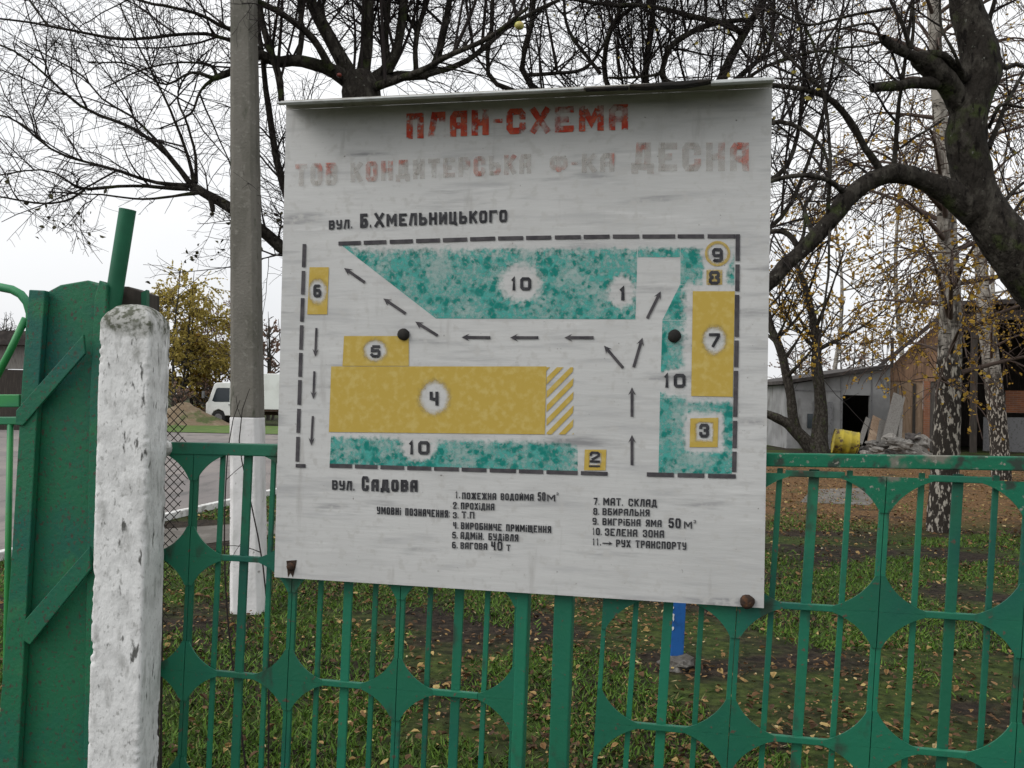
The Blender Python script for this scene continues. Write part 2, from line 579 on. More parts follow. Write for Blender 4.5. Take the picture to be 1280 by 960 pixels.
def birch_mat(z0, z1):
    m, nt, bs, out = mat_new('birch_trunk_bark')
    co = nt.nodes.new('ShaderNodeTexCoord').outputs['Object']
    pale = mixc(nt, maprange(nt, noise_node(nt, 6.0, 5.0, coord=co), .42, .66), (0.34, 0.315, 0.28), (0.20, 0.18, 0.155))
    pale = mixc(nt, maprange(nt, noise_node(nt, 10.0, 7.0, (.9, .9, 3.2), coord=co), .54, .62), pale, (0.028, 0.024, 0.02))
    pale = mixc(nt, maprange(nt, noise_node(nt, 2.6, 6.0, (2.2, 2.2, .5), coord=co), .54, .66), pale, (0.06, 0.05, 0.042))
    rgh = mixc(nt, maprange(nt, noise_node(nt, 26.0, 6.0, (1, 1, .38), coord=co), .53, .60), (0.034, 0.029, 0.025), (0.36, 0.33, 0.285))
    sx = nt.nodes.new('ShaderNodeSeparateXYZ')
    nt.links.new(co, sx.inputs[0])
    zz = math_(nt, 'ADD', sx.outputs['Z'], math_(nt, 'MULTIPLY', math_(nt, 'SUBTRACT', noise_node(nt, 5.0, 4.0, (1, 1, .3), coord=co), .5), 3.4))
    nt.links.new(mixc(nt, maprange(nt, zz, z0, z1), rgh, pale), bs.inputs['Base Color'])
    bs.inputs['Roughness'].default_value = 0.9
    bs.inputs['Specular IOR Level'].default_value = 0.1
    bp = nt.nodes.new('ShaderNodeBump')
    bp.inputs['Strength'].default_value = 0.9
    bp.inputs['Distance'].default_value = 0.03
    nt.links.new(noise_node(nt, 28.0, 6.0, (1, 1, .4), coord=co), bp.inputs['Height'])
    nt.links.new(bp.outputs[0], bs.inputs['Normal'])
    return m


M['birch'] = birch_mat(-2.0, -1.0)
M['birch_mixed'] = birch_mat(1.9, 3.1)
M['birch_rough'] = layered('fissured_birch_bark', (0.035, 0.03, 0.026), [
    ((0.40, 0.37, 0.32), 26.0, 0.53, 0.60, (1.0, 1.0, 0.4), 6.0), ((0.07, 0.06, 0.05), 60.0, 0.5, 0.7)], rough=0.95, bump=(28, 1.0, (1, 1, 0.4), 0.04))
M['asphalt'] = layered('grey_asphalt', (0.155, 0.14, 0.135), [((0.21, 0.185, 0.17), 0.35, 0.4, 0.66), ((0.10, 0.094, 0.09), 3.0, 0.5, 0.7, (1, 0.25, 1)), ((0.23, 0.21, 0.19), 60.0, 0.55, 0.75)], rough=0.9)
M['dirt_path'] = layered('grey_trodden_dirt', (0.10, 0.09, 0.078), [((0.15, 0.138, 0.122), 2.2, 0.42, 0.66), ((0.07, 0.06, 0.05), 14.0, 0.55, 0.72)], rough=1.0, bump=(20, 0.6))
M['kerb'] = layered('white_painted_kerb', (0.62, 0.62, 0.6), [((0.33, 0.32, 0.3), 8.0, 0.5, 0.7)], rough=0.9)
M['blue'] = layered('blue_post_paint', (0.015, 0.10, 0.33), [((0.012, 0.07, 0.22), 14, 0.45, 0.7)], rough=0.5)
M['stone'] = layered('grey_rubble_stone', (0.115, 0.108, 0.098), [((0.20, 0.19, 0.175), 4, 0.45, 0.65), ((0.07, 0.063, 0.056), 9, 0.52, 0.66)], rough=0.95, bump=(20, 0.6), vary=0.6)
M['stone_dark'] = layered('dusty_rubble', (0.10, 0.092, 0.082), [((0.24, 0.23, 0.21), 5, 0.5, 0.62), ((0.04, 0.035, 0.03), 9, 0.5, 0.66)], rough=1.0, bump=(14, 1.0, (1, 1, 1), 0.05))
M['grey_wall'] = layered('grey_shed_panels', (0.185, 0.185, 0.185), [((0.255, 0.255, 0.255), 1.2, 0.4, 0.62), ((0.10, 0.095, 0.088), 1.9, 0.50, 0.70, (1, 1, 0.4), 8.0), ((0.1, 0.1, 0.1), 14, 0.66, 0.76)], rough=0.85)
M['tan_brick'] = layered('tan_plank_wall', (0.25, 0.175, 0.12), [((0.20, 0.135, 0.085), 4.0, 0.45, 0.66, (5, 5, 0.5)), ((0.36, 0.27, 0.19), 2.0, 0.5, 0.7)], rough=0.9)
M['gable'] = layered('reddish_gable_boards', (0.225, 0.135, 0.085), [((0.12, 0.075, 0.05), 4.0, 0.45, 0.66, (5, 5, 0.5)), ((0.29, 0.19, 0.13), 2.0, 0.5, 0.7)], rough=0.9)
M['tar_roof'] = layered('tarred_roof_sheet', (0.035, 0.03, 0.028), [((0.07, 0.06, 0.055), 4, 0.45, 0.7)], rough=0.9)
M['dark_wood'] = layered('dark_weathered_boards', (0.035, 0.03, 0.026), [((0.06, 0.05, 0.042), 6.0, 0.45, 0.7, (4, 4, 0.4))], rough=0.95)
M['grey_wood'] = layered('grey_weathered_wood', (0.19, 0.18, 0.165), [((0.11, 0.1, 0.09), 9.0, 0.45, 0.7, (4, 4, 0.5))], rough=0.95)
M['barrel_yellow'] = layered('yellow_barrel_paint', (0.33, 0.26, 0.022), [((0.20, 0.16, 0.022), 4, 0.42, 0.62), ((0.06, 0.036, 0.018), 5, 0.56, 0.64)], rough=0.6)
M['truck_white'] = layered('white_truck_enamel', (0.70, 0.71, 0.70), [((0.58, 0.58, 0.57), 1.4, 0.45, 0.7)], rough=0.35, spec=0.5)
M['glass_dark'] = layered('dark_window_glass', (0.02, 0.028, 0.035), rough=0.08, spec=0.6)
M['rubber'] = layered('black_rubber', (0.018, 0.018, 0.018), rough=0.9)
M['steel_grey'] = layered('grey_steel', (0.16, 0.16, 0.165), [((0.09, 0.085, 0.08), 12, 0.5, 0.7)], rough=0.6, metal=0.3)
M['lamp_white'] = layered('headlamp_lens', (0.7, 0.7, 0.68), rough=0.15, spec=0.6)
M['wire'] = layered('rusty_wire', (0.03, 0.026, 0.022), rough=0.8)
M['sand'] = layered('tan_heap_soil', (0.17, 0.125, 0.08), [((0.24, 0.19, 0.13), 3, 0.45, 0.66), ((0.07, 0.09, 0.03), 1.1, 0.52, 0.66), ((0.13, 0.1, 0.07), 6, 0.56, 0.7)], rough=1.0, bump=(8, 0.8, (1, 1, 1), 0.1))
M['leaf_fallen'] = attr_ramp('fallen_leaf', [(0.0, (0.05, 0.028, 0.015)), (0.35, (0.12, 0.064, 0.028)), (0.6, (0.24, 0.14, 0.055)), (0.8, (0.38, 0.28, 0.11)), (0.93, (0.42, 0.34, 0.20)), (1.0, (0.40, 0.37, 0.30))], rough=0.7)
M['grass'] = attr_ramp('grass_blade', [(0.0, (0.020, 0.040, 0.008)), (0.5, (0.062, 0.128, 0.014)), (0.85, (0.115, 0.20, 0.024)), (1.0, (0.17, 0.16, 0.06))], rough=0.6)
M['leaf_yellow'] = attr_ramp('yellow_birch_leaf', [(0.0, (0.28, 0.15, 0.025)), (0.5, (0.44, 0.27, 0.04)), (1.0, (0.46, 0.33, 0.07))], rough=0.6, transl=0.35)
M['leaf_olive'] = attr_ramp('olive_yellow_leaf', [(0.0, (0.30, 0.26, 0.075)), (0.5, (0.48, 0.39, 0.10)), (1.0, (0.56, 0.43, 0.13))], rough=0.6, transl=0.5)
M['leaf_russet'] = attr_ramp('russet_leaf', [(0.0, (0.20, 0.12, 0.085)), (1.0, (0.36, 0.26, 0.21))], rough=0.7, transl=0.3)
M['leaf_dark'] = attr_ramp('curled_dark_leaf', [(0.0, (0.03, 0.026, 0.014)), (1.0, (0.09, 0.085, 0.035))], rough=0.7)
M['apple'] = layered('yellow_green_apple', (0.42, 0.42, 0.11), [((0.5, 0.36, 0.12), 20, 0.45, 0.7)], rough=0.35, spec=0.4)
M['apple_red'] = layered('red_apple', (0.15, 0.028, 0.018), rough=0.4)


def brick_mat():
    m, nt, bs, out = mat_new('orange_brick')
    t = nt.nodes.new('ShaderNodeTexCoord')
    mp = nt.nodes.new('ShaderNodeMapping')
    mp.inputs['Rotation'].default_value = (math.radians(90), 0, 0)
    nt.links.new(t.outputs['Object'], mp.inputs['Vector'])
    b = nt.nodes.new('ShaderNodeTexBrick')
    b.inputs['Color1'].default_value = (0.25, 0.095, 0.042, 1)
    b.inputs['Color2'].default_value = (0.18, 0.065, 0.032, 1)
    b.inputs['Mortar'].default_value = (0.2, 0.16, 0.13, 1)
    b.inputs['Scale'].default_value = 4.0
    b.inputs['Brick Width'].default_value = 1.0
    b.inputs['Row Height'].default_value = 0.3
    nt.links.new(mp.outputs[0], b.inputs['Vector'])
    nz = maprange(nt, noise_node(nt, 2.0, 5.0), 0.45, 0.75)
    c = mixc(nt, nz, b.outputs['Color'], (0.16, 0.09, 0.06))
    nt.links.new(c, bs.inputs['Base Color'])
    bs.inputs['Roughness'].default_value = 0.9
    return m


M['brick'] = brick_mat()


def ground_mat():
    m, nt, bs, out = mat_new('soil_and_turf')
    t = nt.nodes.new('ShaderNodeTexCoord')
    co = t.outputs['Object']
    n1 = maprange(nt, noise_node(nt, 0.9, 6.0, coord=co), 0.42, 0.58)
    n2 = maprange(nt, noise_node(nt, 14.0, 5.0, coord=co), 0.35, 0.7)
    soil = mixc(nt, n2, (0.014, 0.011, 0.009), (0.042, 0.032, 0.023))
    turf = mixc(nt, n2, (0.022, 0.034, 0.009), (0.060, 0.082, 0.020))
    c = mixc(nt, n1, soil, turf)
    # leaf litter carpet under the trees beyond the lawn
    a = nt.nodes.new('ShaderNodeAttribute')
    a.attribute_name = 'litter'
    n3 = maprange(nt, noise_node(nt, 22.0, 4.0, coord=co), 0.3, 0.7)
    lit = mixc(nt, n3, (0.050, 0.031, 0.017), (0.19, 0.105, 0.045))
    lf = math_(nt, 'MULTIPLY', a.outputs['Fac'], maprange(nt, noise_node(nt, 2.4, 5.0, coord=co), 0.28, 0.5))
    c = mixc(nt, lf, c, lit)
    nt.links.new(c, bs.inputs['Base Color'])
    bs.inputs['Roughness'].default_value = 1.0
    bs.inputs['Specular IOR Level'].default_value = 0.1
    b = nt.nodes.new('ShaderNodeBump')
    b.inputs['Strength'].default_value = 0.7
    b.inputs['Distance'].default_value = 0.04
    nt.links.new(noise_node(nt, 18.0, 6.0, coord=co), b.inputs['Height'])
    nt.links.new(b.outputs[0], bs.inputs['Normal'])
    return m


M['ground'] = ground_mat()


def smooth01(x, a, b):
    t = np.clip((x - a) / (b - a), 0, 1)
    return t * t * (3 - 2 * t)


def litter_w(x, y):
    """where the orange leaf carpet lies"""
    far = smooth01(y, 10.5, 13.5) * (1 - smooth01(y, 24, 30)) * smooth01(x, -0.8, 1.0)
    return np.clip(far, 0, 1)


# ================================================================== THE SETTING
gx = np.concatenate([[-900, -300, -120, -60, -30], np.arange(-20, 20.1, 0.5), [30, 60, 120, 300, 900]])
gy = np.concatenate([[-60, -20, -8], np.arange(-4, 34.1, 0.5), [40, 60, 100, 200, 400, 1500]])
GX, GY = np.meshgrid(gx, gy)
GV = np.stack([GX.ravel(), GY.ravel(), np.zeros(GX.size)], axis=1)
nx, ny = len(gx), len(gy)
ii = (np.arange(ny - 1)[:, None] * nx + np.arange(nx - 1)[None, :]).ravel()
GF = np.stack([ii, ii + 1, ii + nx + 1, ii + nx], axis=1)
g = np_mesh('ground', GV, GF, M['ground'], attrs={'litter': litter_w(GV[:, 0], GV[:, 1])})
tag(g, 'dark turf and bare soil ground strewn with autumn leaves', kind='structure')


def flat_sheet(name, pts, z, mat, label):
    mb = MB()
    mb.add([(p[0], p[1], z) for p in pts], [list(range(len(pts)))])
    o = mb.build(name, mat)
    o['label'] = label
    o['kind'] = 'structure'
    return o


ka = ground_at(225, 646)
kb = ground_at(300, 628)
kd = (kb - ka).normalized()
k0 = ka - kd * 3.2
k1 = ka + kd * 8.0
flat_sheet('driveway', [(k0.x, k0.y), (k1.x, k1.y), (k1.x + 3.0, 25.0), (6.0, 27.5), (6.0, 34.8), (-60, 34.8), (-60, 20), (-10.5, 19), (-9.0, 6.0), (-7.0, 0.0), (-2.9, 0.0), (-2.9, 3.6)], 0.006,
           M['asphalt'], 'grey asphalt driveway leading from the gate to the street')
pa = [ground_at(200, 662), ground_at(345, 652), ground_at(345, 668), ground_at(200, 688)]
flat_sheet('path', [(p.x, p.y) for p in pa], 0.005, M['dirt_path'], 'grey trodden dirt path beside the driveway')
gp = [ground_at(1000, 628), ground_at(1085, 632), ground_at(1110, 618), ground_at(1075, 610), ground_at(1015, 612)]
flat_sheet('gravel_patch', [(p.x, p.y) for p in gp], 0.005, M['dirt_path'], 'grey gravel patch among the orange leaves')

mb = MB()
nb = 14
for i in range(nb):
    a = k0 + (k1 - k0) * (i / nb)
    b = k0 + (k1 - k0) * ((i + 0.97) / nb)
    s_ = random.uniform(-0.012, 0.012)
    mb.bar((a.x + s_, a.y, 0.035), (b.x + s_, b.y, 0.035 + random.uniform(-0.006, 0.006)), 0.09, 0.09)
kerb = mb.build('kerb', M['kerb'], bevel=0.008)
tag(kerb, 'white painted kerb stones edging the driveway', kind='structure')

# ---- grass and fallen leaves (stuff)


def in_view(x, y, margin=0.12):
    return np.abs(x) < y * (640 / F) * (1 + margin) + 0.2


def on_drive(x, y):
    ed = ka.x + (y - ka.y) * kd.x / kd.y
    return (x < ed + 0.05) & (y > 2.5)


def on_path(x, y):
    return (x < pa[1].x) & (y > pa[3].y) & (y < pa[1].y) & (x > -5)


def green_patch(x, y):
    return np.array([noise.fractal(Vector((a * 0.9, b * 0.9, 3.7)), 1.0, 2.0, 4) for a, b in zip(x, y)])


n = 230000
y = 3.0 + 13.5 * RNG.random(n) ** 1.35
x = RNG.uniform(-1.0, 1.0, n) * (y * 0.62 + 0.3)
k = in_view(x, y) & ~on_drive(x, y) & ~on_path(x, y)
x, y = x[k], y[k]
gpv = green_patch(x, y) + 0.22 * smooth01(-x, 0.2, 1.3) + 0.06
keep = RNG.random(len(x)) < smooth01(gpv, -0.05, 0.34) * (1 - 0.9 * litter_w(x, y))
x, y = x[keep], y[keep]
N = len(x)
hgt = RNG.uniform(0.010, 0.032, N) * (1 + 0.5 * RNG.random(N))
ang = RNG.uniform(0, 2 * np.pi, N)
wd = RNG.uniform(0.003, 0.007, N) * (0.75 + y / 16)
lean = RNG.normal(0, 0.022, (N, 2))
B = np.stack([x, y, np.zeros(N)], 1)
dx = np.stack([np.cos(ang) * wd, np.sin(ang) * wd, np.zeros(N)], 1)
top = B + np.stack([lean[:, 0], lean[:, 1], hgt], 1)
V = np.stack([B - dx, B + dx, top], 1).reshape(-1, 3)
gr = np_mesh('grass', V, np.arange(3 * N).reshape(-1, 3), M['grass'], attrs={'tint': np.repeat(np.clip(RNG.normal(0.5, 0.25, N), 0, 1), 3)})
tag(gr, 'short patchy green grass growing behind the fence', 'grass', kind='stuff')


def leaf_quads(pos, size, tilt, rng, flat=True, aspect=0.62):
    """bent leaf of two quads (a fold along the midrib) per position"""
    N = len(pos)
    a = rng.uniform(0, 2 * np.pi, N)
    if flat:
        nz = np.stack([rng.normal(0, tilt, N), rng.normal(0, tilt, N), np.ones(N)], 1)
    else:
        nz = rng.normal(0, 1, (N, 3))
    nz /= np.linalg.norm(nz, axis=1, keepdims=True)
    d = np.stack([np.cos(a), np.sin(a), rng.normal(0, 0.3, N) if not flat else np.zeros(N)], 1)
    d -= nz * np.sum(d * nz, axis=1, keepdims=True)
    d /= np.linalg.norm(d, axis=1, keepdims=True)
    s = np.cross(nz, d)
    L = size[:, None]
    W = L * aspect * rng.uniform(0.7, 1.25, N)[:, None]
    cup = L * rng.uniform(-0.05, 0.3, N)[:, None]
    p0, p3 = pos - d * L * 0.5, pos + d * L * 0.5
    l1 = pos - d * L * 0.12 + s * W * 0.5 + nz * cup
    l2 = pos + d * L * 0.22 + s * W * 0.36 + nz * cup
    r1 = pos - d * L * 0.12 - s * W * 0.5 + nz * cup
    r2 = pos + d * L * 0.22 - s * W * 0.36 + nz * cup
    V = np.stack([p0, l1, l2, p3, r2, r1], 1).reshape(-1, 3)
    b = np.arange(N)[:, None] * 6
    Fq = np.concatenate([b + np.array([0, 1, 2, 3]), b + np.array([0, 3, 4, 5])])
    return V, Fq


n1 = 34000
y1 = 3.1 + 9.5 * RNG.random(n1) ** 1.2
x1 = RNG.uniform(-1, 1, n1) * (y1 * 0.62 + 0.3)
n2 = 20000
y2 = RNG.uniform(10.0, 24, n2)
x2 = RNG.uniform(-0.3, 1, n2) * (y2 * 0.62)
kk = RNG.random(n2) < litter_w(x2, y2)
# a drift of leaves behind the sign, below its right half
n3 = 1500
x3 = RNG.normal(0.75, 0.55, n3)
y3 = RNG.normal(7.0, 0.8, n3)
x = np.concatenate([x1, x2[kk], x3])
y = np.concatenate([y1, y2[kk], y3])
orange = np.concatenate([np.zeros(len(x1)), np.ones(kk.sum()) * 0.5, np.ones(n3) * 0.35])
drift = np.array([noise.fractal(Vector((a * 1.1, b * 1.1, 9.1)), 1.0, 2.0, 4) for a, b in zip(x, y)])
k = ~on_drive(x, y) & ~on_path(x, y) & (y > 2.9) & (RNG.random(len(x)) < 0.25 + 0.75 * smooth01(drift, -0.25, 0.25) + orange)
x, y, orange = x[k], y[k], orange[k]
pos = np.stack([x, y, RNG.uniform(0.006, 0.03, len(x))], 1)
sz = (0.013 + 0.042 * RNG.random(len(x)) ** 2.6) * (1 + 0.3 * (y > 10))
V, Fq = leaf_quads(pos, sz, 0.35, RNG)
tint = np.clip(RNG.beta(1.1, 2.1, len(x)) * (1 - orange) + orange * RNG.uniform(0.25, 0.95, len(x)), 0, 1)
lf = np_mesh('fallen_leaves', V, Fq, M['leaf_fallen'], attrs={'tint': np.repeat(tint, 6)})
tag(lf, 'brown, orange and pale yellow fallen leaves scattered over the grass', 'leaves', kind='stuff')

# ================================================================== THE SIGN BOARD
BU0, BU1, BZ0, BZ1 = -0.694, 0.684, 0.970, 2.338
sign_base = BOARD.uv(0, BZ0, -0.004)
sign = empty('plan_sign', 'large weathered white sign with a teal and ochre site plan, hung on the fence', 'sign', sign_base)
mb = MB()
# front sheet with a slight waviness, as a thin steel panel
nu, nv = 60, 60
uu = np.linspace(BU0, BU1, nu)
vv = np.linspace(BZ0, BZ1, nv)
fr = []
for zz in vv:
    for u_ in uu:
        fr.append(BOARD.uv(u_, zz, 0.0))
nfr = len(fr)
bk = [p - BOARD.n * 0.012 for p in fr]
fs = []
for j in range(nv - 1):
    for i in range(nu - 1):
        a = j * nu + i
        fs.append([a, a + 1, a + nu + 1, a + nu])
        fs.append([a + nfr, a + nu + nfr, a + nu + 1 + nfr, a + 1 + nfr])
for i in range(nu - 1):
    for a, b in ((i, i + 1), ((nv - 1) * nu + i + 1, (nv - 1) * nu + i)):
        fs.append([a, a + nfr, b + nfr, b])
for j in range(nv - 1):
    for a, b in (((j + 1) * nu, j * nu), (j * nu + nu - 1, (j + 1) * nu + nu - 1)):
        fs.append([a, a + nfr, b + nfr, b])
mb.add(fr + bk, fs)
mb.build('panel', M['board'], sign)
# canopy: the head of the sheet bends towards the viewer
RB, RC = 0.012, 0.120      # bend radius, reach of the flange
LU0 = (BOARD.px(346, 128, RC) - BOARD.O).dot(BOARD.u)
LU1 = (BOARD.px(968, 101, RC) - BOARD.O).dot(BOARD.u)
mb = MB()
prof, prof_o = [], []
for k in range(7):
    a = math.radians(90 * k / 6)
    prof.append((RB - RB * math.cos(a), RB * math.sin(a)))
    prof_o.append((RB - (RB + .003) * math.cos(a), (RB + .003) * math.sin(a)))
for k in (0.3, 0.6, 1.0):
    prof.append((RB + (RC - RB) * k, RB - 0.030 * k))
    prof_o.append((RB + (RC - RB) * k, RB + .003 - 0.030 * k))
cols = np.linspace(0, 1, 30)
vsn, fsn = [], []
for c in cols:
    for (o, h) in prof + prof_o[::-1]:
        ea, eb = BU0 + (LU0 + 0.012 - BU0) * (o / RC), BU1 + (LU1 - 0.004 - BU1) * (o / RC)
        u_ = ea + (eb - ea) * c
        vsn.append(BOARD.uv(u_, BZ1 + 0.001 + h, o + 0.0005))
m_ = len(prof) * 2
for i in range(len(cols) - 1):
    for j in range(m_):
        j2 = (j + 1) % m_
        fsn.append([i * m_ + j, i * m_ + j2, (i + 1) * m_ + j2, (i + 1) * m_ + j])
fsn.append(list(range(m_)))
fsn.append([(len(cols) - 1) * m_ + j for j in range(m_)][::-1])
mb.add(vsn, fsn)
mb.build('canopy', M['canopy_paint'], sign, smooth=False)
# rolled front lip, with a tarred stretch
zt = BZ1 + RB - 0.034


def lip(u0, u1, h, off, mat, name, dz0=0.0, dz1=0.0):
    mb = MB()
    pts = [(u0, zt + dz0), (u1, zt + dz1), (u1, zt + h + dz1), (u0, zt + h + dz0)]
    mb.plate(BOARD, pts, RC + off, 0.02, uv=True)
    return mb.build(name, mat, sign, bevel=0.002)


lip(LU0, 0.20, 0.005, 0.004, M['lip'], 'front_lip')
lip(0.203, 0.315, 0.006, 0.004, M['tar'], 'front_lip', -0.002, -0.003)
mb = MB()
mb.plate(BOARD, [(0.318, zt - 0.001), (0.36, zt - 0.004), (0.46, zt - 0.004), (0.515, zt + 0.003), (0.532, zt + 0.009), (0.50, zt + 0.011), (0.36, zt + 0.006), (0.318, zt + 0.006)], RC + 0.007, 0.03, uv=True)
mb.build('tarred_patch', M['tar'], sign, bevel=0.003)
lip(0.525, LU1, 0.009, 0.003, M['lip'], 'front_lip', -0.001, 0.0)

# ---- stencil alphabet: strokes in a unit cell
Gl = {
    'П': [[(0, 0), (0, 1)], [(.24, 1), (1, 1), (1, 0)]],
    'Л': [[(0, 0), (.3, 1)], [(.42, 1), (1, 1), (1, 0)]],
    'А': [[(0, 0), (0, .82), (.22, 1), (.45, 1)], [(.6, 1), (1, 1), (1, 0)], [(.2, .4), (.8, .4)]],
    'Н': [[(0, 0), (0, 1)], [(1, 0), (1, 1)], [(.2, .5), (.8, .5)]],
    'С': [[(1, .74), (1, .86), (.84, 1), (.6, 1)], [(.45, 1), (.16, 1), (0, .86), (0, .14), (.16, 0), (.45, 0)], [(.6, 0), (.84, 0), (1, .14), (1, .26)]],
    'Х': [[(0, 1), (1, 0)], [(1, 1), (.62, .62)], [(.38, .38), (0, 0)]],
    'Е': [[(0, 0), (0, 1)], [(.24, 1), (1, 1)], [(.24, .5), (.85, .5)], [(.24, 0), (1, 0)]],
    'М': [[(0, 0), (0, 1)], [(.14, .96), (.5, .3), (.86, .96)], [(1, 1), (1, 0)]],
    'Т': [[(0, 1), (1, 1)], [(.5, .82), (.5, 0)]],
    'О': [[(.42, 1), (.16, 1), (0, .86), (0, .14), (.16, 0), (.42, 0)], [(.58, 1), (.84, 1), (1, .86), (1, .14), (.84, 0), (.58, 0)]],
    'В': [[(0, 0), (0, 1)], [(.22, 1), (.82, 1), (1, .86), (1, .66), (.86, .52), (.22, .52)], [(.92, .42), (1, .34), (1, .14), (.82, 0), (.22, 0)]],
    'К': [[(0, 0), (0, 1)], [(.2, .5), (1, 1)], [(.45, .52), (1, 0)]],
    'Д': [[(.18, .14), (.3, 1), (.5, 1)], [(.6, 1), (.84, 1), (.84, .14)], [(-.05, -.12), (-.05, .06), (1.05, .06), (1.05, -.12)]],
    'И': [[(0, 1), (0, 0)], [(1, 0), (1, 1)], [(.18, .14), (.82, .86)]],
    'Й': [[(0, 1), (0, 0)], [(1, 0), (1, 1)], [(.18, .14), (.82, .86)], [(.3, 1.2), (.7, 1.2)]],
    'Р': [[(0, 0), (0, 1)], [(.22, 1), (.82, 1), (1, .86), (1, .6), (.82, .46), (.22, .46)]],
    'Ь': [[(0, 0), (0, 1)], [(.22, .55), (.82, .55), (1, .42), (1, .14), (.82, 0), (.22, 0)]],
    'Ф': [[(.5, -.08), (.5, 1.05)], [(.34, .88), (.14, .88), (0, .76), (0, .36), (.14, .24), (.34, .24)], [(.66, .88), (.86, .88), (1, .76), (1, .36), (.86, .24), (.66, .24)]],
    'Б': [[(0, 0), (0, 1)], [(.24, 1), (.95, 1)], [(.24, .56), (.82, .56), (1, .42), (1, .14), (.82, 0), (.24, 0)]],
    'Ц': [[(0, 1), (0, 0)], [(.2, 0), (.85, 0), (.85, 1)], [(1.04, .02), (1.04, -.16)]],
    'Щ': [[(0, 1), (0, 0)], [(.2, 0), (.95, 0), (.95, 1)], [(.48, .2), (.48, 1)], [(1.12, .02), (1.12, -.16)]],
    'Г': [[(0, 0), (0, 1)], [(.24, 1), (1, 1)]],
    'У': [[(0, 1), (0, .6), (.16, .46), (.8, .46)], [(1, 1), (1, .14), (.84, 0), (.1, 0)]],
    'Ж': [[(.5, 0), (.5, 1)], [(0, 1), (.34, .5), (0, 0)], [(1, 1), (.66, .5), (1, 0)]],
    'І': [[(.5, 0), (.5, .74)], [(.5, .88), (.5, 1.0)]],
    'З': [[(0, .78), (0, .86), (.16, 1), (.84, 1), (1, .86), (1, .66), (.86, .52), (.4, .52)], [(.92, .42), (1, .34), (1, .14), (.84, 0), (.16, 0), (0, .14), (0, .24)]],
    'Ч': [[(0, 1), (0, .6), (.16, .46), (.8, .46)], [(1, 1), (1, 0)]],
    'Я': [[(1, 0), (1, 1)], [(.78, 1), (.18, 1), (0, .86), (0, .64), (.18, .5), (.78, .5)], [(.5, .4), (0, 0)]],
    '1': [[(.1, .78), (.5, 1), (.5, 0)]],
    '2': [[(0, .74), (0, .86), (.16, 1), (.84, 1), (1, .86), (1, .66), (.1, .18)], [(0, 0), (1, 0)]],
    '4': [[(.1, 1), (.1, .5), (.62, .42)], [(.85, 1), (.85, 0)]],
    '5': [[(.95, 1), (.25, 1)], [(.05, .95), (.05, .55), (.84, .6), (1, .46), (1, .14), (.84, 0), (.16, 0), (0, .14)]],
    '6': [[(.95, .9), (.8, 1), (.16, 1), (0, .86), (0, .14), (.16, 0), (.42, 0)], [(.2, .55), (.84, .55), (1, .42), (1, .14), (.84, 0), (.6, 0)]],
    '7': [[(0, 1), (1, 1), (1, .85), (.35, 0)]],
    '8': [[(.42, 1), (.16, 1), (.04, .88), (.04, .64), (.16, .53), (.42, .53)], [(.58, 1), (.84, 1), (.96, .88), (.96, .64), (.84, .53), (.58, .53)],
          [(.3, .46), (.14, .46), (0, .34), (0, .12), (.16, 0), (.42, 0)], [(.7, .46), (.86, .46), (1, .34), (1, .12), (.84, 0), (.58, 0)]],
    '9': [[(.42, 1), (.16, 1), (0, .86), (0, .58), (.16, .46), (.8, .46)], [(.58, 1), (.84, 1), (1, .86), (1, .14), (.84, 0), (.16, 0), (.04, .1)]],
    '.': [[(0, 0), (0, .12)]],
    ':': [[(0, .1), (0, .24)], [(0, .66), (0, .8)]],
    '-': [[(0, .5), (1, .5)]],
}
Gl['3'] = Gl['З']
Gl['0'] = Gl['О']
WIDTH = {'.': .18, ':': .18, '-': .45, 'М': 1.3, 'Ж': 1.35, 'Ф': 1.25, 'Щ': 1.3, 'І': .32, '1': .62, ' ': .7, 'Д': 1.12}
OFF = [0.0010]


def ribbon(pts, t):
    """mitred ribbon quads (2D) along a polyline of thickness t"""
    P = [Vector(p) for p in pts]
    m = len(P)
    L, R = [], []
    for i in range(m):
        if i == 0:
            d = (P[1] - P[0]).normalized()
            nn = Vector((-d.y, d.x)) * (t / 2)
        elif i == m - 1:
            d = (P[-1] - P[-2]).normalized()
            nn = Vector((-d.y, d.x)) * (t / 2)
        else:
            d0 = (P[i] - P[i - 1]).normalized()
            d1 = (P[i + 1] - P[i]).normalized()
            n0 = Vector((-d0.y, d0.x))
            n1 = Vector((-d1.y, d1.x))
            b = (n0 + n1)
            b.normalize()
            nn = b * (t / 2 / max(0.5, b.dot(n0)))
        L.append(P[i] + nn)
        R.append(P[i] - nn)
    return L, R


def add_ribbon(mb, pts, t, off):
    L, R = ribbon(pts, t)
    vs = [BOARD.px(p.x, p.y, off) for p in L] + [BOARD.px(p.x, p.y, off) for p in R]
    m = len(L)
    mb.add(vs, [[i, i + m, i + m + 1, i + 1] for i in range(m - 1)])


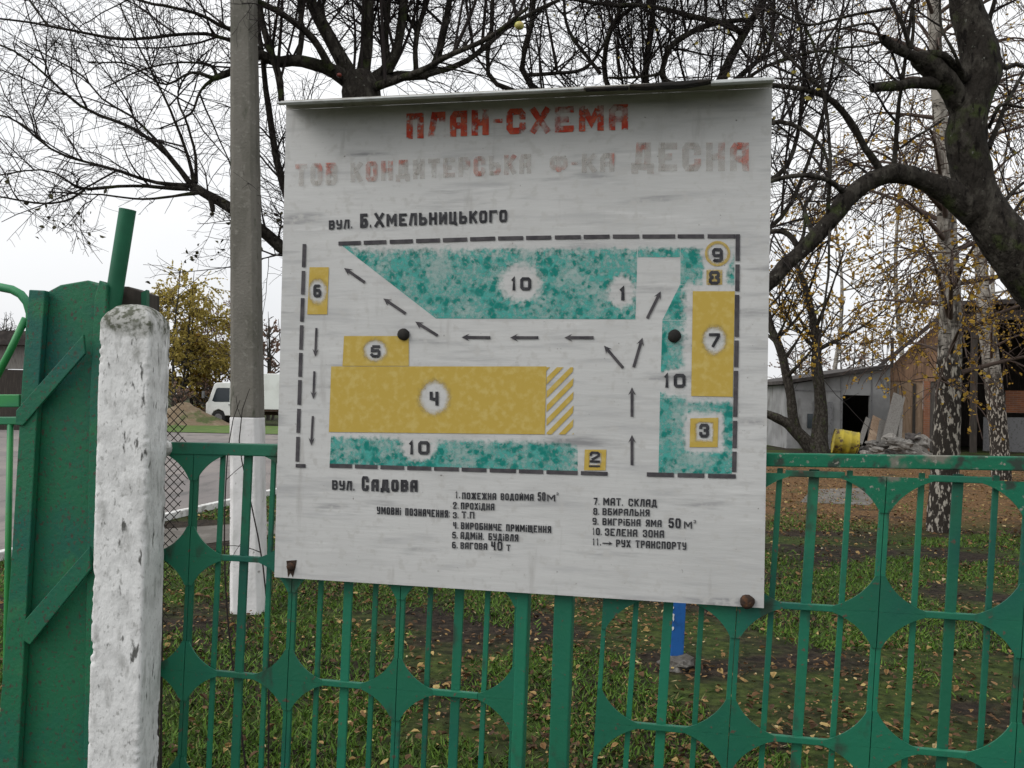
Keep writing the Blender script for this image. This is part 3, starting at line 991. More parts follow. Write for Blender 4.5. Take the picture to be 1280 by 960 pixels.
def text_run(mb, s, x0, y0, x1, y1, h, t=None, slant=0.0):
    """stencil text in photo pixels: baseline x0,y0 -> x1,y1, cap height h, ink inside [x0,x1]"""
    ws = [WIDTH.get(c, 1.0) for c in s]
    gap = 0.26
    tot = sum(ws) + gap * (len(s) - 1)
    unit = (x1 - x0) / tot
    t = t or h * 0.19
    cx = 0.0
    k = 0
    for c, wv in zip(s, ws):
        a = x0 + cx * unit
        wpx = wv * unit
        cx += wv + gap
        if c == ' ':
            continue
        tt = min(t, wpx * (0.42 if wv > 0.4 else 1.0))
        for st in Gl[c]:
            q = []
            for (gx_, gy_) in st:
                ex = a + tt / 2 + gx_ * max(wpx - tt, 0.0) if wv > 0.2 else a + wpx / 2
                ey = tt / 2 + gy_ * (h - tt)
                f_ = (ex - x0) / max(x1 - x0, 1e-6)
                q.append((ex + slant * ey, y0 + (y1 - y0) * f_ - ey))
            # square ends: extend strokes that stop at the cell's top or bottom
            def ext(p, o, gq):
                if gq[1] in (0, 1) or gq[1] in (-.12, -.16) or gq[0] in (0, 1):
                    d = Vector(p) - Vector(o)
                    if d.length > 1e-6:
                        d.normalize()
                        return (p[0] + d.x * tt / 2 * 0.98, p[1] + d.y * tt / 2 * 0.98)
                return p
            q2 = list(q)
            q2[0] = ext(q[0], q[1], st[0])
            q2[-1] = ext(q[-1], q[-2], st[-1])
            add_ribbon(mb, q2, tt, 0.0022 + 0.00004 * (k % 6))
            k += 1


# -- headings
def text_part(name, mat, *runs, lift=0.0):
    for r_ in runs:
        mb = MB()
        text_run(mb, *r_)
        if lift:
            mb.V = [tuple(Vector(v) + BOARD.n * lift) for v in mb.V]
        mb.build(name, M[mat], sign)


text_part('title_lettering', 'red_paint', ('ПЛАН', 508, 174, 611, 168.5, 32, 8.0), ('-', 616, 167, 628, 167, 32, 8.0), ('СХЕМА', 633, 168, 785, 162, 32, 8.0))
for mname, lift in (('ghost_paint', 0.0), ('ghost_red', 0.0006)):
    text_part('faded_lettering', mname, ('ТОВ', 369, 233, 422, 231, 28, 6.6), ('КОНДИТЕРСЬКА', 438, 228, 664, 217, 25, 6.0), ('Ф-КА', 687, 217, 768, 215, 24, 6.4), ('ДЕСНА', 790, 214, 936, 214, 36, 8.6), lift=lift)
text_part('street_name', 'black_paint', ('ВУЛ.', 411, 287, 440, 285.5, 11.5, 2.4), ('Б.', 450, 285, 464, 284.5, 18, 4.0), ('Х', 468, 284, 480, 284, 18, 3.6), ('МЕЛЬНИЦЬКОГО', 483, 283, 634, 277.5, 15.5, 3.4))
text_part('street_name', 'black_paint', ('ВУЛ.', 415, 612, 443, 613.5, 12, 2.4), ('С', 452, 613.5, 461, 614, 18.5, 3.6), ('АДОВА', 464, 614, 522, 615, 15, 3.8))
text_part('legend_text', 'black_paint', ('1.', 569, 623, 575, 623, 9), ('ПОЖЕЖНА ВОДОЙМА', 577.5, 624, 667, 626, 8.6), ('50', 672, 626, 682, 626.3, 11), ('М', 684, 626.6, 694, 626.8, 8.5), ('3', 695.5, 619, 698, 619, 3.4),
           ('2.', 566, 636, 573, 636, 8.6), ('ПРОХІДНА', 576, 636.6, 618, 638, 8.6), ('УМОВНІ ПОЗНАЧЕННЯ:', 471, 642.5, 562, 647.3, 9.4),
           ('3.', 566, 648, 573, 648, 8), ('Т.П', 577, 648, 593, 648.4, 8.8), ('4.', 566, 661, 573, 661, 8.6), ('ВИРОБНИЧЕ ПРИМІЩЕННЯ', 576, 661.4, 689, 666.4, 8.8),
           ('5.', 565, 673, 572, 673, 8.4), ('АДМІН. БУДІВЛЯ', 575.5, 673.6, 648, 677, 9), ('6.', 565, 685.4, 572, 685.6, 8.4), ('ВАГОВА', 575.5, 686, 609, 687.4, 8.4), ('40', 613.5, 687.6, 628, 688.2, 11), ('Т', 633, 688.6, 638, 688.8, 8))
text_part('legend_text', 'black_paint', ('7.', 742, 631, 749, 631.2, 9), ('МАТ. СКЛАД', 754, 631.6, 821, 634, 9.6), ('8.', 741.5, 643.4, 749, 643.6, 8.6), ('ВБИРАЛЬНЯ', 753, 643.8, 812, 645.6, 8.8),
           ('9.', 740.5, 655.6, 748, 656, 8.6), ('ВИГРІБНА ЯМА', 753, 656.4, 827, 659, 9), ('50', 835.5, 659.6, 851, 660.4, 12.4), ('М', 855, 660.6, 865, 661, 9), ('3', 867, 654, 870, 654, 4),
           ('10.', 740.5, 668.6, 752, 669, 9), ('ЗЕЛЕНА ЗОНА', 756, 669.6, 830, 672.4, 9.4), ('11.', 740.5, 681.6, 751, 682, 9), ('РУХ ТРАНСПОРТУ', 770, 683.6, 858, 687.4, 9.4))


def arrow_shape(mb, a, b, t, hl, hw):
    a, b = Vector(a), Vector(b)
    d = (b - a).normalized()
    nn = Vector((-d.y, d.x))
    nk = b - d * hl * 0.72
    pts = [a + nn * t / 2, nk + nn * t / 2, b - d * hl + nn * hw, b, b - d * hl - nn * hw, nk - nn * t / 2, a - nn * t / 2]
    vs = [BOARD.px(p.x, p.y, 0.0024) for p in pts]
    mb.add(vs, [[0, 1, 5, 6], [1, 2, 3], [1, 3, 5], [3, 4, 5]])


mb = MB()
arrow_shape(mb, (753, 679), (765.5, 679.4), 1.5, 5, 2.8)
mb.build('legend_arrow', M['black_paint'], sign)

for a, b in (((456, 353), (430, 335)), ((507, 392), (479, 373)), ((547, 419.5), (519, 402)), ((613, 422), (577, 421.5)), ((673, 422), (637.5, 422)), ((742, 422), (705.5, 422)), ((779, 460), (755, 432)),
             ((792, 459), (803, 422)), ((809, 398), (826, 364)), ((790, 521), (790, 484)), ((790, 581.5), (790, 543.5)), ((395.5, 410), (394, 446)), ((393, 464), (391.5, 499)), ((391, 520), (389, 557))):
    mb = MB()
    vert = abs(a[0] - b[0]) < 3 and a[0] < 500
    arrow_shape(mb, a, b, 2.8 if vert else 3.7, 10, 3.9 if vert else 4.8)
    mb.build('arrow', M['line_paint'], sign)

# -- dashed border
mb = MB()
for y0, y1 in ((305, 334), (338.5, 368), (372.5, 402), (406.5, 437), (441, 471), (475, 506), (511, 541), (546, 577)):
    xa, xb = 380.5 - (y0 - 305) * .033, 380.5 - (y1 - 305) * .033
    add_ribbon(mb, [(xa, y0), (xb, y1)], 4.6, 0.0020)
add_ribbon(mb, [(369.5, 582), (382, 582.4)], 4.6, 0.0020)
mb.build('border_line', M['line_paint'], sign)
mb = MB()


def ytop(x):
    return np.interp(x, [423, 620, 760, 925], [304.4, 298.0, 295.6, 295.2])


for x0, x1 in ((423, 451), (454.5, 483), (487, 516), (520, 550), (553.5, 584), (587.5, 619), (622.5, 654), (657.5, 689), (693.5, 726), (729.5, 762), (766, 799), (803, 844), (847, 880), (884.5, 919.4)):
    add_ribbon(mb, [(x0, ytop(x0)), (x1, ytop(x1))], 5.0, 0.0020)
mb.build('border_line', M['line_paint'], sign)
mb = MB()
for y0, y1 in ((292.7, 326), (330.5, 364), (368.5, 421), (425.5, 459), (463.5, 521), (526, 560), (564.5, 590)):
    f_ = lambda yy: np.interp(yy, [293, 420, 600], [922.3, 921.0, 917.5])
    add_ribbon(mb, [(f_(y0), y0), (f_(y1), y1)], 5.4, 0.0021)
mb.build('border_line', M['line_paint'], sign)
mb = MB()
for x0, x1 in ((808.5, 842.5), (847, 880.5), (885, 919.8)):
    add_ribbon(mb, [(x0, 593 + (x0 - 808) * .022), (x1, 593 + (x1 - 808) * .022)], 5.4, 0.0020)
mb.build('border_line', M['line_paint'], sign)
mb = MB()
for x0, x1 in ((412, 440), (443.5, 472), (475.5, 505), (509, 539), (542.5, 573.5), (577, 608), (612, 645), (648.5, 679), (683, 722), (726, 759.5)):
    f_ = lambda xx: 582 + (xx - 412) * .0295
    add_ribbon(mb, [(x0, f_(x0)), (x1, f_(x1))], 5.0, 0.0020)
mb.build('border_line', M['line_paint'], sign)

# -- numerals
for s, x0, y0, x1, y1, h, t in (('6', 391.5, 371.5, 401.5, 371.5, 16, 3.6), ('10', 638, 363, 664, 363, 16.5, 4), ('1', 773, 375.5, 784, 375.5, 17, 4.4), ('9', 890, 327.5, 903.5, 327.5, 17.5, 3.8), ('8', 886, 355.5, 900, 355.5, 17, 3.6),
                              ('7', 886, 434, 900, 434, 17.5, 3.6), ('5', 463, 447, 475.5, 447, 15.6, 3.6), ('4', 536, 507, 549.5, 507, 17.5, 4), ('10', 829, 484.6, 857, 484.6, 17.5, 4), ('3', 874, 547, 886.5, 547, 17.5, 4), ('10', 510, 568, 537, 568.4, 17, 4), ('2', 737, 578, 750, 578.6, 14, 3)):
    mb = MB()
    text_run(mb, s, x0, y0, x1, y1, h, t)
    if s == '2':
        add_ribbon(mb, [(736, 582.6), (750, 582.8)], 2.2, 0.0026)
    mb.build('numeral', M['black_paint'], sign)

# -- painted areas, as fine sheets carrying the paint's density


def clip_cell_grid(poly, step):
    """triangulated grid clipped to a convex polygon, photo pixels"""
    bm = bmesh.new()
    xs = [p[0] for p in poly]
    ys = [p[1] for p in poly]
    nx_, ny_ = max(2, int((max(xs) - min(xs)) / step) + 1), max(2, int((max(ys) - min(ys)) / step) + 1)
    gv = [[bm.verts.new((min(xs) + (max(xs) - min(xs)) * i / (nx_ - 1), min(ys) + (max(ys) - min(ys)) * j / (ny_ - 1), 0)) for i in range(nx_)] for j in range(ny_)]
    for j in range(ny_ - 1):
        for i in range(nx_ - 1):
            bm.faces.new((gv[j][i], gv[j][i + 1], gv[j + 1][i + 1], gv[j + 1][i]))
    c = Vector((sum(xs) / len(xs), sum(ys) / len(ys), 0))
    for i in range(len(poly)):
        a = Vector((*poly[i], 0))
        b = Vector((*poly[(i + 1) % len(poly)], 0))
        nn = Vector((b.y - a.y, a.x - b.x, 0)).normalized()
        if (c - a).dot(nn) > 0:
            nn = -nn
        bmesh.ops.bisect_plane(bm, geom=bm.verts[:] + bm.edges[:] + bm.faces[:], plane_co=a, plane_no=nn, clear_outer=True)
    bmesh.ops.triangulate(bm, faces=bm.faces[:])
    bm.verts.ensure_lookup_table()
    bm.verts.index_update()
    V = np.array([v.co[:2] for v in bm.verts]).reshape(-1, 2)
    Ft = np.array([[v.index for v in f.verts] for f in bm.faces])
    bm.free()
    return V, Ft


def rect_sd(V, x0, y0, x1, y1):
    """signed distance to a rectangle (outside positive)"""
    dx_ = np.maximum(x0 - V[:, 0], V[:, 0] - x1)
    dy_ = np.maximum(y0 - V[:, 1], V[:, 1] - y1)
    return np.where((dx_ > 0) & (dy_ > 0), np.hypot(dx_, dy_), np.maximum(dx_, dy_))


def patch(name, polys, mat, off, dens, step=4.0, rect=False):
    Vs, Fs, b = [], [], 0
    for pl in polys:
        V, Ft = clip_cell_grid(pl, step)
        Vs.append(V)
        Fs.append(Ft + b)
        b += len(V)
    V = np.concatenate(Vs)
    W = np.array([tuple(BOARD.px(p[0], p[1], off)) for p in V])
    return np_mesh(name, W, np.concatenate(Fs), mat, sign, attrs={'paint': np.clip(dens(V), 0, 1)})


def halo(V, cx, cy, rx, ry, soft=0.45):
    r_ = np.hypot((V[:, 0] - cx) / rx, (V[:, 1] - cy) / ry)
    return smooth01(r_, 1 - soft, 1 + soft)


def teal_top(V):
    d = smooth01(V[:, 1], 303, 318) * 0.35 + 0.65 * smooth01(V[:, 1], 305, 330)
    d = np.maximum(d, 0.9 * (V[:, 0] > 600) * smooth01(V[:, 1], 309, 314) * 0.8)
    d *= 0.80 + 0.35 * smooth01(V[:, 1], 330, 395)
    d = np.minimum(d, 0.94)
    # edges laid along the stencil
    e = np.minimum.reduce([np.abs((V[:, 0] - 428) * (90 / 117.) - (V[:, 1] - 309)) / 1.26, np.abs(399 - V[:, 1])])
    d = np.maximum(d, 1.0 * (1 - smooth01(e, 1.5, 8)))
    return d * halo(V, 651, 354, 27, 24) * halo(V, 777, 365, 19, 21)


def teal_right(V):
    x, y = V[:, 0], V[:, 1]
    d = np.full(len(V), 0.78)
    d *= halo(V, 896, 317, 21, 21, .25) * smooth01(np.abs(y - 478), 11, 22)
    d *= 1 - (1 - smooth01(rect_sd(V, 884, 337, 904, 357), 2, 9)) * 0.95
    d *= 1 - (1 - smooth01(rect_sd(V, 862, 362, 930, 496), 2, 14)) * 0.9
    d *= 1 - (1 - smooth01(rect_sd(V, 862, 522, 898, 559), 2, 13)) * 0.95
    d *= smooth01(920 - x, 0, 12) * 0.4 + 0.6
    d *= smooth01(y, 304, 318)
    d = np.where(y > 497, d * 1.15, d)
    d = np.minimum(d, 0.94)
    # darker stencilled edge on the left
    left = np.interp(y, [322, 355, 400, 470, 593], [850, 851, 828, 826, 823])
    d = np.maximum(d, 0.985 * (1 - smooth01(x - left, 1, 7)) * (y > 322) * smooth01(np.abs(y - 478), 10, 16))
    return d


def teal_low(V):
    x, y = V[:, 0], V[:, 1]
    top = np.interp(x, [414, 722], [543, 552])
    d = smooth01(y - top, -3, 12) * 0.95
    d *= halo(V, 523, 560, 23, 17, .35)
    d *= smooth01(722 - x, 0, 14) * 0.5 + 0.5
    return np.minimum(d, .94)


patch('teal_patch', [[(426, 306), (797, 305), (796.5, 322), (796, 399), (545, 398)]], M['teal'], 0.0008, teal_top)
patch('teal_patch', [[(797.6, 306), (850, 306), (850, 321.4), (797.2, 321.6)], [(850.6, 306), (918, 306), (918, 362), (850.6, 355)], [(850, 355.6), (917.5, 362.6), (917, 400), (828, 400)], [(828, 400.6), (917, 400.6), (916, 496), (825, 496)], [(825, 496.6), (916, 496.6), (915, 592), (823, 592)]],
      M['teal'], 0.0009, teal_right)
patch('teal_patch', [[(414, 540), (722, 549), (722, 589), (412, 580)]], M['teal'], 0.0009, teal_low)


def ydens(*halos, base=0.95):
    def f_(V):
        d = np.full(len(V), base)
        for (cx, cy, rx, ry) in halos:
            d = d * halo(V, cx, cy, rx, ry, .52)
        return d
    return f_


patch('ochre_patch', [[(387, 334), (411, 334), (409, 393), (384, 393)]], M['yellow'], 0.0013, ydens((397, 364, 11, 15)))
patch('ochre_patch', [[(430, 420), (511, 420), (511, 457.4), (428, 457.4)], [(414, 458), (683, 458), (681, 543), (411, 540)]], M['yellow'], 0.0013, ydens((469, 438, 14, 13), (543, 497, 18, 20)))
patch('ochre_patch', [[(866, 364), (918.5, 364), (916, 496), (864, 495)]], M['yellow'], 0.0013, ydens((893, 425, 14, 17)))
patch('ochre_patch', [[(863, 523), (898, 522), (897, 559), (862, 559)]], M['yellow'], 0.0013, lambda V: 0.95 * smooth01(rect_sd(V, 871, 529, 890, 550), -2, 4))
patch('ochre_patch', [[(731, 562), (758, 562), (757, 588), (730, 588)]], M['yellow'], 0.0013, lambda V: 0.9 * smooth01(rect_sd(V, 738, 567, 750, 580), -2, 4), step=2.5)
patch('ochre_patch', [[(883, 337), (903, 337), (903, 356), (883, 356)]], M['yellow'], 0.0013, lambda V: 0.55 + 0 * V[:, 0], step=3)
patch('ochre_patch', [[(897 + 16 * math.cos(a * math.pi / 12), 317 + 16 * math.sin(a * math.pi / 12)) for a in range(24)]], M['yellow'], 0.0013,
      lambda V: 0.62 * smooth01(np.hypot(V[:, 0] - 897, V[:, 1] - 317), 9.5, 13.5), step=2.0)
# hatched end of block 4
hp = []
for k in range(-5, 6):
    c0 = 459 + k * 17.2
    a = [(683.4, c0 + 30), (717, c0 - 4), (716, c0 + 5.5), (683, c0 + 39)]
    q = a
    for (ax, ay, nx_, ny_) in ((0, 459, 0, -1), (0, 543, 0, 1)):
        o = []
        for i in range(len(q)):
            p0, p1 = q[i], q[(i + 1) % len(q)]
            s0, s1 = (p0[1] - ay) * ny_, (p1[1] - ay) * ny_
            if s0 <= 0:
                o.append(p0)
            if s0 * s1 < 0:
                tq = s0 / (s0 - s1)
                o.append((p0[0] + (p1[0] - p0[0]) * tq, p0[1] + (p1[1] - p0[1]) * tq))
        q = o
        if len(q) < 3:
            break
    if len(q) >= 3:
        hp.append(q)
patch('hatched_patch', hp, M['yellow'], 0.0013, lambda V: 0.93 + 0 * V[:, 0], step=8)

# -- fixings


def bolt(px, py, r_, mat, smear=None):
    c = BOARD.px(px, py, 0.0)
    mb = MB()
    seg = 14
    rings = [(r_, 0.002), (r_ * 1.0, 0.006), (r_ * 0.8, 0.010), (r_ * 0.4, 0.013)]
    vs, fs = [], []
    for rr, o in rings:
        for k in range(seg):
            a = 2 * math.pi * k / seg
            j = 1 + 0.14 * noise.noise(Vector((math.cos(a) * 2 + px, math.sin(a) * 2, o * 100)))
            vs.append(c + BOARD.u * (rr * j * math.cos(a)) + Vector((0, 0, rr * j * math.sin(a))) + BOARD.n * o)
    for i in range(len(rings) - 1):
        for k in range(seg):
            k2 = (k + 1) % seg
            fs.append([i * seg + k, i * seg + k2, (i + 1) * seg + k2, (i + 1) * seg + k])
    fs.append([(len(rings) - 1) * seg + k for k in range(seg)])
    mb.add(vs, fs)
    return mb.build('bolt', mat, sign, smooth=True)


bolt(505, 418, 0.0175, M['tar'])
bolt(843, 420, 0.0175, M['tar'])
bolt(364, 708, 0.012, M['rust'])
bolt(934, 752, 0.019, M['rust'])
# torn hole and run of rust below the left fixing
mb = MB()
pl = [(358, 701), (371, 700), (369, 711), (366, 722), (363, 716), (360, 722), (359, 712)]
mb.add([BOARD.px(p[0], p[1], 0.0012) for p in pl], [list(range(len(pl)))])
mb.build('rust_stain', M['rust'], sign)

# ================================================================== THE GREEN FENCE
FO = -0.035         # front of the fence relative to the sign's plane (behind it)


def astroid(plane, cu, cz, hw, hh, parts=(0, 1, 2, 3), shear=0.0):
    """concave four-pointed star between circles; quadrants 0 right-up,1 left-up,2 left-down,3 right-down"""
    def arc(q):
        sx, sz = ((1, 1), (-1, 1), (-1, -1), (1, -1))[q]
        ar = []
        for k in range(11):
            t = math.radians(90 * k / 10)
            # from the horizontal tip to the vertical tip, bowing inwards
            ar.append((cu + sx * hw * (1 - math.sin(t)) ** 1.0, cz + sz * hh * (1 - math.cos(t)) ** 1.0))
        return ar
    return [arc(q) for q in parts]


def sh(p, shear, z0=0.9):
    return (p[0] + shear * (p[1] - z0), p[1])


def star_plate(mb, cu, cz, hw, hh, th, off, quads, shear, bw=0.011, bh=0.008):
    for q in quads:
        sx, sz = ((1, 1), (-1, 1), (-1, -1), (1, -1))[q]
        pts = [(cu, cz)]
        ar = []
        for k in range(11):
            t = math.radians(90 * k / 10)
            e = k / 10
            fx_ = 0.52 * (1 - math.sin(t)) + 0.48 * (1 - e)
            fz_ = 0.52 * (1 - math.cos(t)) + 0.48 * e
            ar.append((cu + sx * (bw + (hw - bw) * fx_), cz + sz * (bh + (hh - bh) * fz_)))
        pts += [(cu + sx * hw, cz)] + ar + [(cu, cz + sz * hh)]
        pts = [sh(p, shear) for p in pts]
        mb.plate(FENCE, pts, off, th, uv=True)


def fence_panel(label, cols, half, rows, rail, step, z_low, u0, u1, shear, grimy, group, open_rail):
    base = FENCE.uv((u0 + u1) / 2, 0.0, FO)
    t = empty('metal_fence', label, 'fence panel', base, group)
    # thin and wide bars between the ornament columns, standing behind the flat work
    for c in cols[:-1]:
        for q, wdt in ((0.25, 0.0145), (0.5, 0.026), (0.75, 0.0145)):
            u_ = c + step * q
            if u_ < u0 or u_ > u1:
                continue
            mb = MB()
            a, b = sh((u_ + random.uniform(-.0025, .0025), z_low), shear), sh((u_ + random.uniform(-.0025, .0025), rows[0] + 0.012), shear)
            mb.plate(FENCE, [(a[0] - wdt / 2, a[1]), (a[0] + wdt / 2, a[1]), (b[0] + wdt / 2, b[1]), (b[0] - wdt / 2, b[1])], FO - 0.006, 0.010, uv=True)
            mb.build('bar', M['green'], t, bevel=0.0015)
    # the ornament columns: a double flat with a seam
    for ci, c in enumerate(cols):
        mb = MB()
        for s_ in (-1, 1):
            if c in half and s_ != half[c]:
                continue
            a, b = sh((c + s_ * 0.0066, z_low), shear), sh((c + s_ * 0.0066, rows[0]), shear)
            mb.plate(FENCE, [(a[0] - 0.0060, a[1]), (a[0] + 0.0060, a[1]), (b[0] + 0.0060, b[1]), (b[0] - 0.0060, b[1])], FO + 0.0065, 0.012, uv=True)
        mb.build('upright', M['green'], t, bevel=0.0015)
    # stars and links
    for ri, z in enumerate(rows):
        for c in cols:
            mb = MB()
            quads = [0, 1, 2, 3]
            if c in half:
                quads = [0, 3] if half[c] > 0 else [1, 2]
            if ri == 0:
                quads = [q for q in quads if q in (2, 3)]
            for q in quads:
                star_plate(mb, c + (0.0011 if q in (0, 3) else -0.0011), z + (0.0002 if q < 2 else -0.0002), step * 0.315, step * 0.262, 0.004, FO + 0.011, [q], shear)
            mb.build('star_plate', M['green_grimy'] if (grimy and ri == 0 and c > 0.8) else M['green'], t)
        if ri == 0 and not open_rail:
            continue
        for c in cols[:-1]:
            mb = MB()
            a0, a1 = c + step * 0.29, c + step * 0.71
            mb.plate(FENCE, [sh((a0, z - 0.0085), shear), sh((a1, z - 0.0085), shear), sh((a1, z + 0.0085), shear), sh((a0, z + 0.0085), shear)], FO + 0.0105, 0.014, uv=True)
            mb.build('link', M['green'], t, bevel=0.002)
    # top rail
    mb = MB()
    (ua, za, ub, zb, hgt) = rail
    mb.plate(FENCE, [(ua, za - hgt), (ub, zb - hgt), (ub, zb), (ua, za)], FO + 0.015, 0.036, uv=True)
    mb.build('top_rail', M['green_grimy'] if grimy else M['green'], t, bevel=0.003)
    return t


LC = [-0.984 + 0.333 * i for i in range(4)]
LC[-1] = 0.027
fl = fence_panel('green star-ornament fence from the white concrete post to under the sign', LC, {LC[-1]: -1}, [1.327, 1.012, 0.668, 0.324], (-1.058, 1.351, 0.05, 1.362, 0.036), 0.335, 0.10, -1.05, 0.05, 0.02, False, 'green fence panels with star ornaments', False)
RCs = [0.258, 0.614, 0.968, 1.31, 1.665]
fr_ = fence_panel('green star-ornament fence with lichened rail, from under the sign to the right edge', RCs, {RCs[0]: 1}, [1.322, 0.974, 0.626, 0.278], (0.235, 1.366, 1.85, 1.393, 0.035), 0.354, 0.08, 0.25, 1.70, 0.045, True, 'green fence panels with star ornaments', True)

for (u_, wd_, lab, dz) in ((0.034, 0.034, 'narrower left of the two green steel posts below the middle of the sign', 0.0), (0.149, 0.052, 'wider right one of the two green steel posts below the middle of the sign', 0.01)):
    t = empty('fence_post', lab, 'fence post', FENCE.uv(u_, 0, FO), 'green steel posts under the sign')
    mb = MB()
    a, b = u_ - 0.012, u_ + 0.012
    mb.plate(FENCE, [(a - wd_ / 2, -0.05), (a + wd_ / 2, -0.05), (b + wd_ / 2, 1.5), (b - wd_ / 2, 1.5)], FO + 0.012, 0.05, uv=True)
    mb.build('shaft', M['green'], t, bevel=0.004)
    mb = MB()
    mb.plate(FENCE, [(b - wd_ / 2 - 0.004, 1.501), (b + wd_ / 2 + 0.004, 1.501), (b + wd_ / 2 + 0.004, 1.508), (b - wd_ / 2 - 0.004, 1.508)], FO + 0.014, 0.054, uv=True)
    mb.build('cap', M['green'], t)

# ================================================================== WHITE CONCRETE POST
cz_top = at(163, 380, 2.68).z
pf = [at(118.5, 600, 2.62).x, at(183, 600, 2.62).x]
pcx = (pf[0] + pf[1]) / 2
phw = (pf[1] - pf[0]) / 2
pdep = 0.155
post = empty('concrete_post', 'rough lime-washed white concrete post with rounded top between the green gate and the fence', 'post', (pcx, 2.62 + pdep / 2, 0))
NP, NZ = 132, 460
Vp = []
for j in range(NZ):
    z = -0.05 + (cz_top + 0.05) * j / (NZ - 1)
    fromtop = cz_top - z
    sc_ = 1.0
    if fromtop < 0.06:
        sc_ = math.sqrt(max(0.0, 1 - ((0.06 - fromtop) / 0.0605) ** 2)) * 0.5 + 0.5 * (fromtop / 0.06) ** 0.32
        sc_ = max(sc_, 0.02)
    for i in range(NP):
        a = 2 * math.pi * i / NP
        ca, sa = math.cos(a), math.sin(a)
        k = 1 / (abs(ca) ** 26 + abs(sa) ** 26) ** (1 / 26)
        bx, by = ca * k * phw, sa * k * pdep / 2
        edge = (abs(ca * k) * abs(sa * k)) ** 9
        q = Vector((bx * 14, by * 14, z * 9))
        d = 0.0007 * noise.fractal(q, 1.0, 2.0, 3) + 0.0005 * noise.noise(Vector((bx * 60, by * 60, z * 42)))
        d -= edge * 0.9 * max(0.0, smooth01(noise.noise(Vector((bx * 4 + 2, by * 4, z * 5.3))), -0.25, 0.3) * (0.022 * noise.noise(Vector((bx * 6 + 9, by * 6, z * 23))) + 0.012 * noise.noise(Vector((bx * 40, by * 40, z * 61)))))
        rr = 1 + d / phw
        Vp.append((pcx + bx * rr * sc_, 2.62 + pdep / 2 + by * rr * sc_, z + (0.003 * noise.noise(q) if fromtop < 0.1 else 0)))
ia = (np.arange(NZ - 1)[:, None] * NP + np.arange(NP)[None, :])
ib = (np.arange(NZ - 1)[:, None] * NP + (np.arange(NP)[None, :] + 1) % NP)
Fp = np.stack([ia, ib, ib + NP, ia + NP], -1).reshape(-1, 4)
ztop_row = int(NZ * (1 - 0.11 / (cz_top + 0.05)))
n_sh = ztop_row * NP
np_mesh('shaft', np.array(Vp), Fp[:n_sh], M['white_wash'], post, smooth=True)
capf = np.arange(NP)[None, :] + (NZ - 1) * NP
np_mesh('rounded_top', np.array(Vp), [Fp[n_sh:], capf], M['white_wash'], post, smooth=True)
# small chipped lug holding the end of the rail
mb = MB()
c = FENCE.uv(-1.062, 1.334, FO + 0.012)
vs, fs = [], []
for j in range(7):
    for i in range(12):
        a, b_ = math.pi * j / 6, 2 * math.pi * i / 12
        r_ = 0.022 * (1 + 0.25 * noise.noise(Vector((j, i * 0.9, 3))))
        vs.append(c + Vector((r_ * math.sin(a) * math.cos(b_) * 0.8, r_ * math.sin(a) * math.sin(b_), r_ * 1.1 * math.cos(a))))
for j in range(6):
    for i in range(12):
        fs.append([j * 12 + i, j * 12 + (i + 1) % 12, (j + 1) * 12 + (i + 1) % 12, (j + 1) * 12 + i])
mb.add(vs, fs)
mb.build('mortar_lug', M['white_wash_mossy'], post, smooth=True)

# ================================================================== GREEN GATE POST AND GATE LEAF
GATE = Plane((FENCE.px(80, 600).x, FENCE.px(80, 600).y - 0.02, 0), 4)
gp_ = empty('gate_post', 'old green sheet-steel gate post with welded diagonal straps, left of the white concrete post', 'gate post', GATE.px(70, 600) * 1.0 - Vector((0, 0, GATE.px(70, 600).z)))
mb = MB()
mb.plate(GATE, [(30, 1400), (118, 1400), (115, 960), (128, 500), (126, 358), (110, 350), (75, 356), (60, 364), (56, 372), (36, 700), (24, 960)], 0.0, 0.07)
mb.build('plate', M['green_gate'], gp_, bevel=0.004)
mb = MB()
mb.plate(GATE, [(112, 1400), (121, 1400), (117, 960), (129, 500), (133, 356), (124, 350), (118, 372), (112, 500), (104, 960)], 0.020, 0.110)
mb.build('flange', M['green_gate'], gp_, bevel=0.003)
mb = MB()
mb.plate(GATE, [(-18, 1400), (12, 1400), (22, 960), (47, 500), (56, 363), (36, 362), (27, 480), (14, 700), (-6, 960)], 0.032, 0.026)
mb.build('stile', M['green_gate'], gp_, bevel=0.003)
mb = MB()
mb.plate(GATE, [(20, 513), (104, 418), (106, 442), (53, 503), (28, 532), (19, 531)], 0.040, 0.012)
mb.build('strap', M['green_gate'], gp_, bevel=0.002)
mb = MB()
mb.plate(GATE, [(31, 775), (112, 683), (113, 712), (37, 806), (28, 800)], 0.040, 0.012)
mb.build('strap', M['green_gate'], gp_, bevel=0.002)
mb = MB()
mb.plate(GATE, [(14, 1320), (100, 1220), (100, 1250), (20, 1350)], 0.040, 0.012)
mb.build('strap', M['green_gate'], gp_, bevel=0.002)
# the box section behind, seen above the white post
mb = MB()
mb.plate(GATE, [(134, 1400), (182, 1400), (182, 366), (160, 358), (134, 357)], -0.072, 0.10)
mb.build('rear_box', M['dark_wood'], gp_, bevel=0.004)
mb = MB()
mb.plate(GATE, [(176.5, 520), (183, 520), (183, 362), (176.5, 366)], -0.066, 0.02)
mb.build('rear_flange', M['green_dark'], gp_)

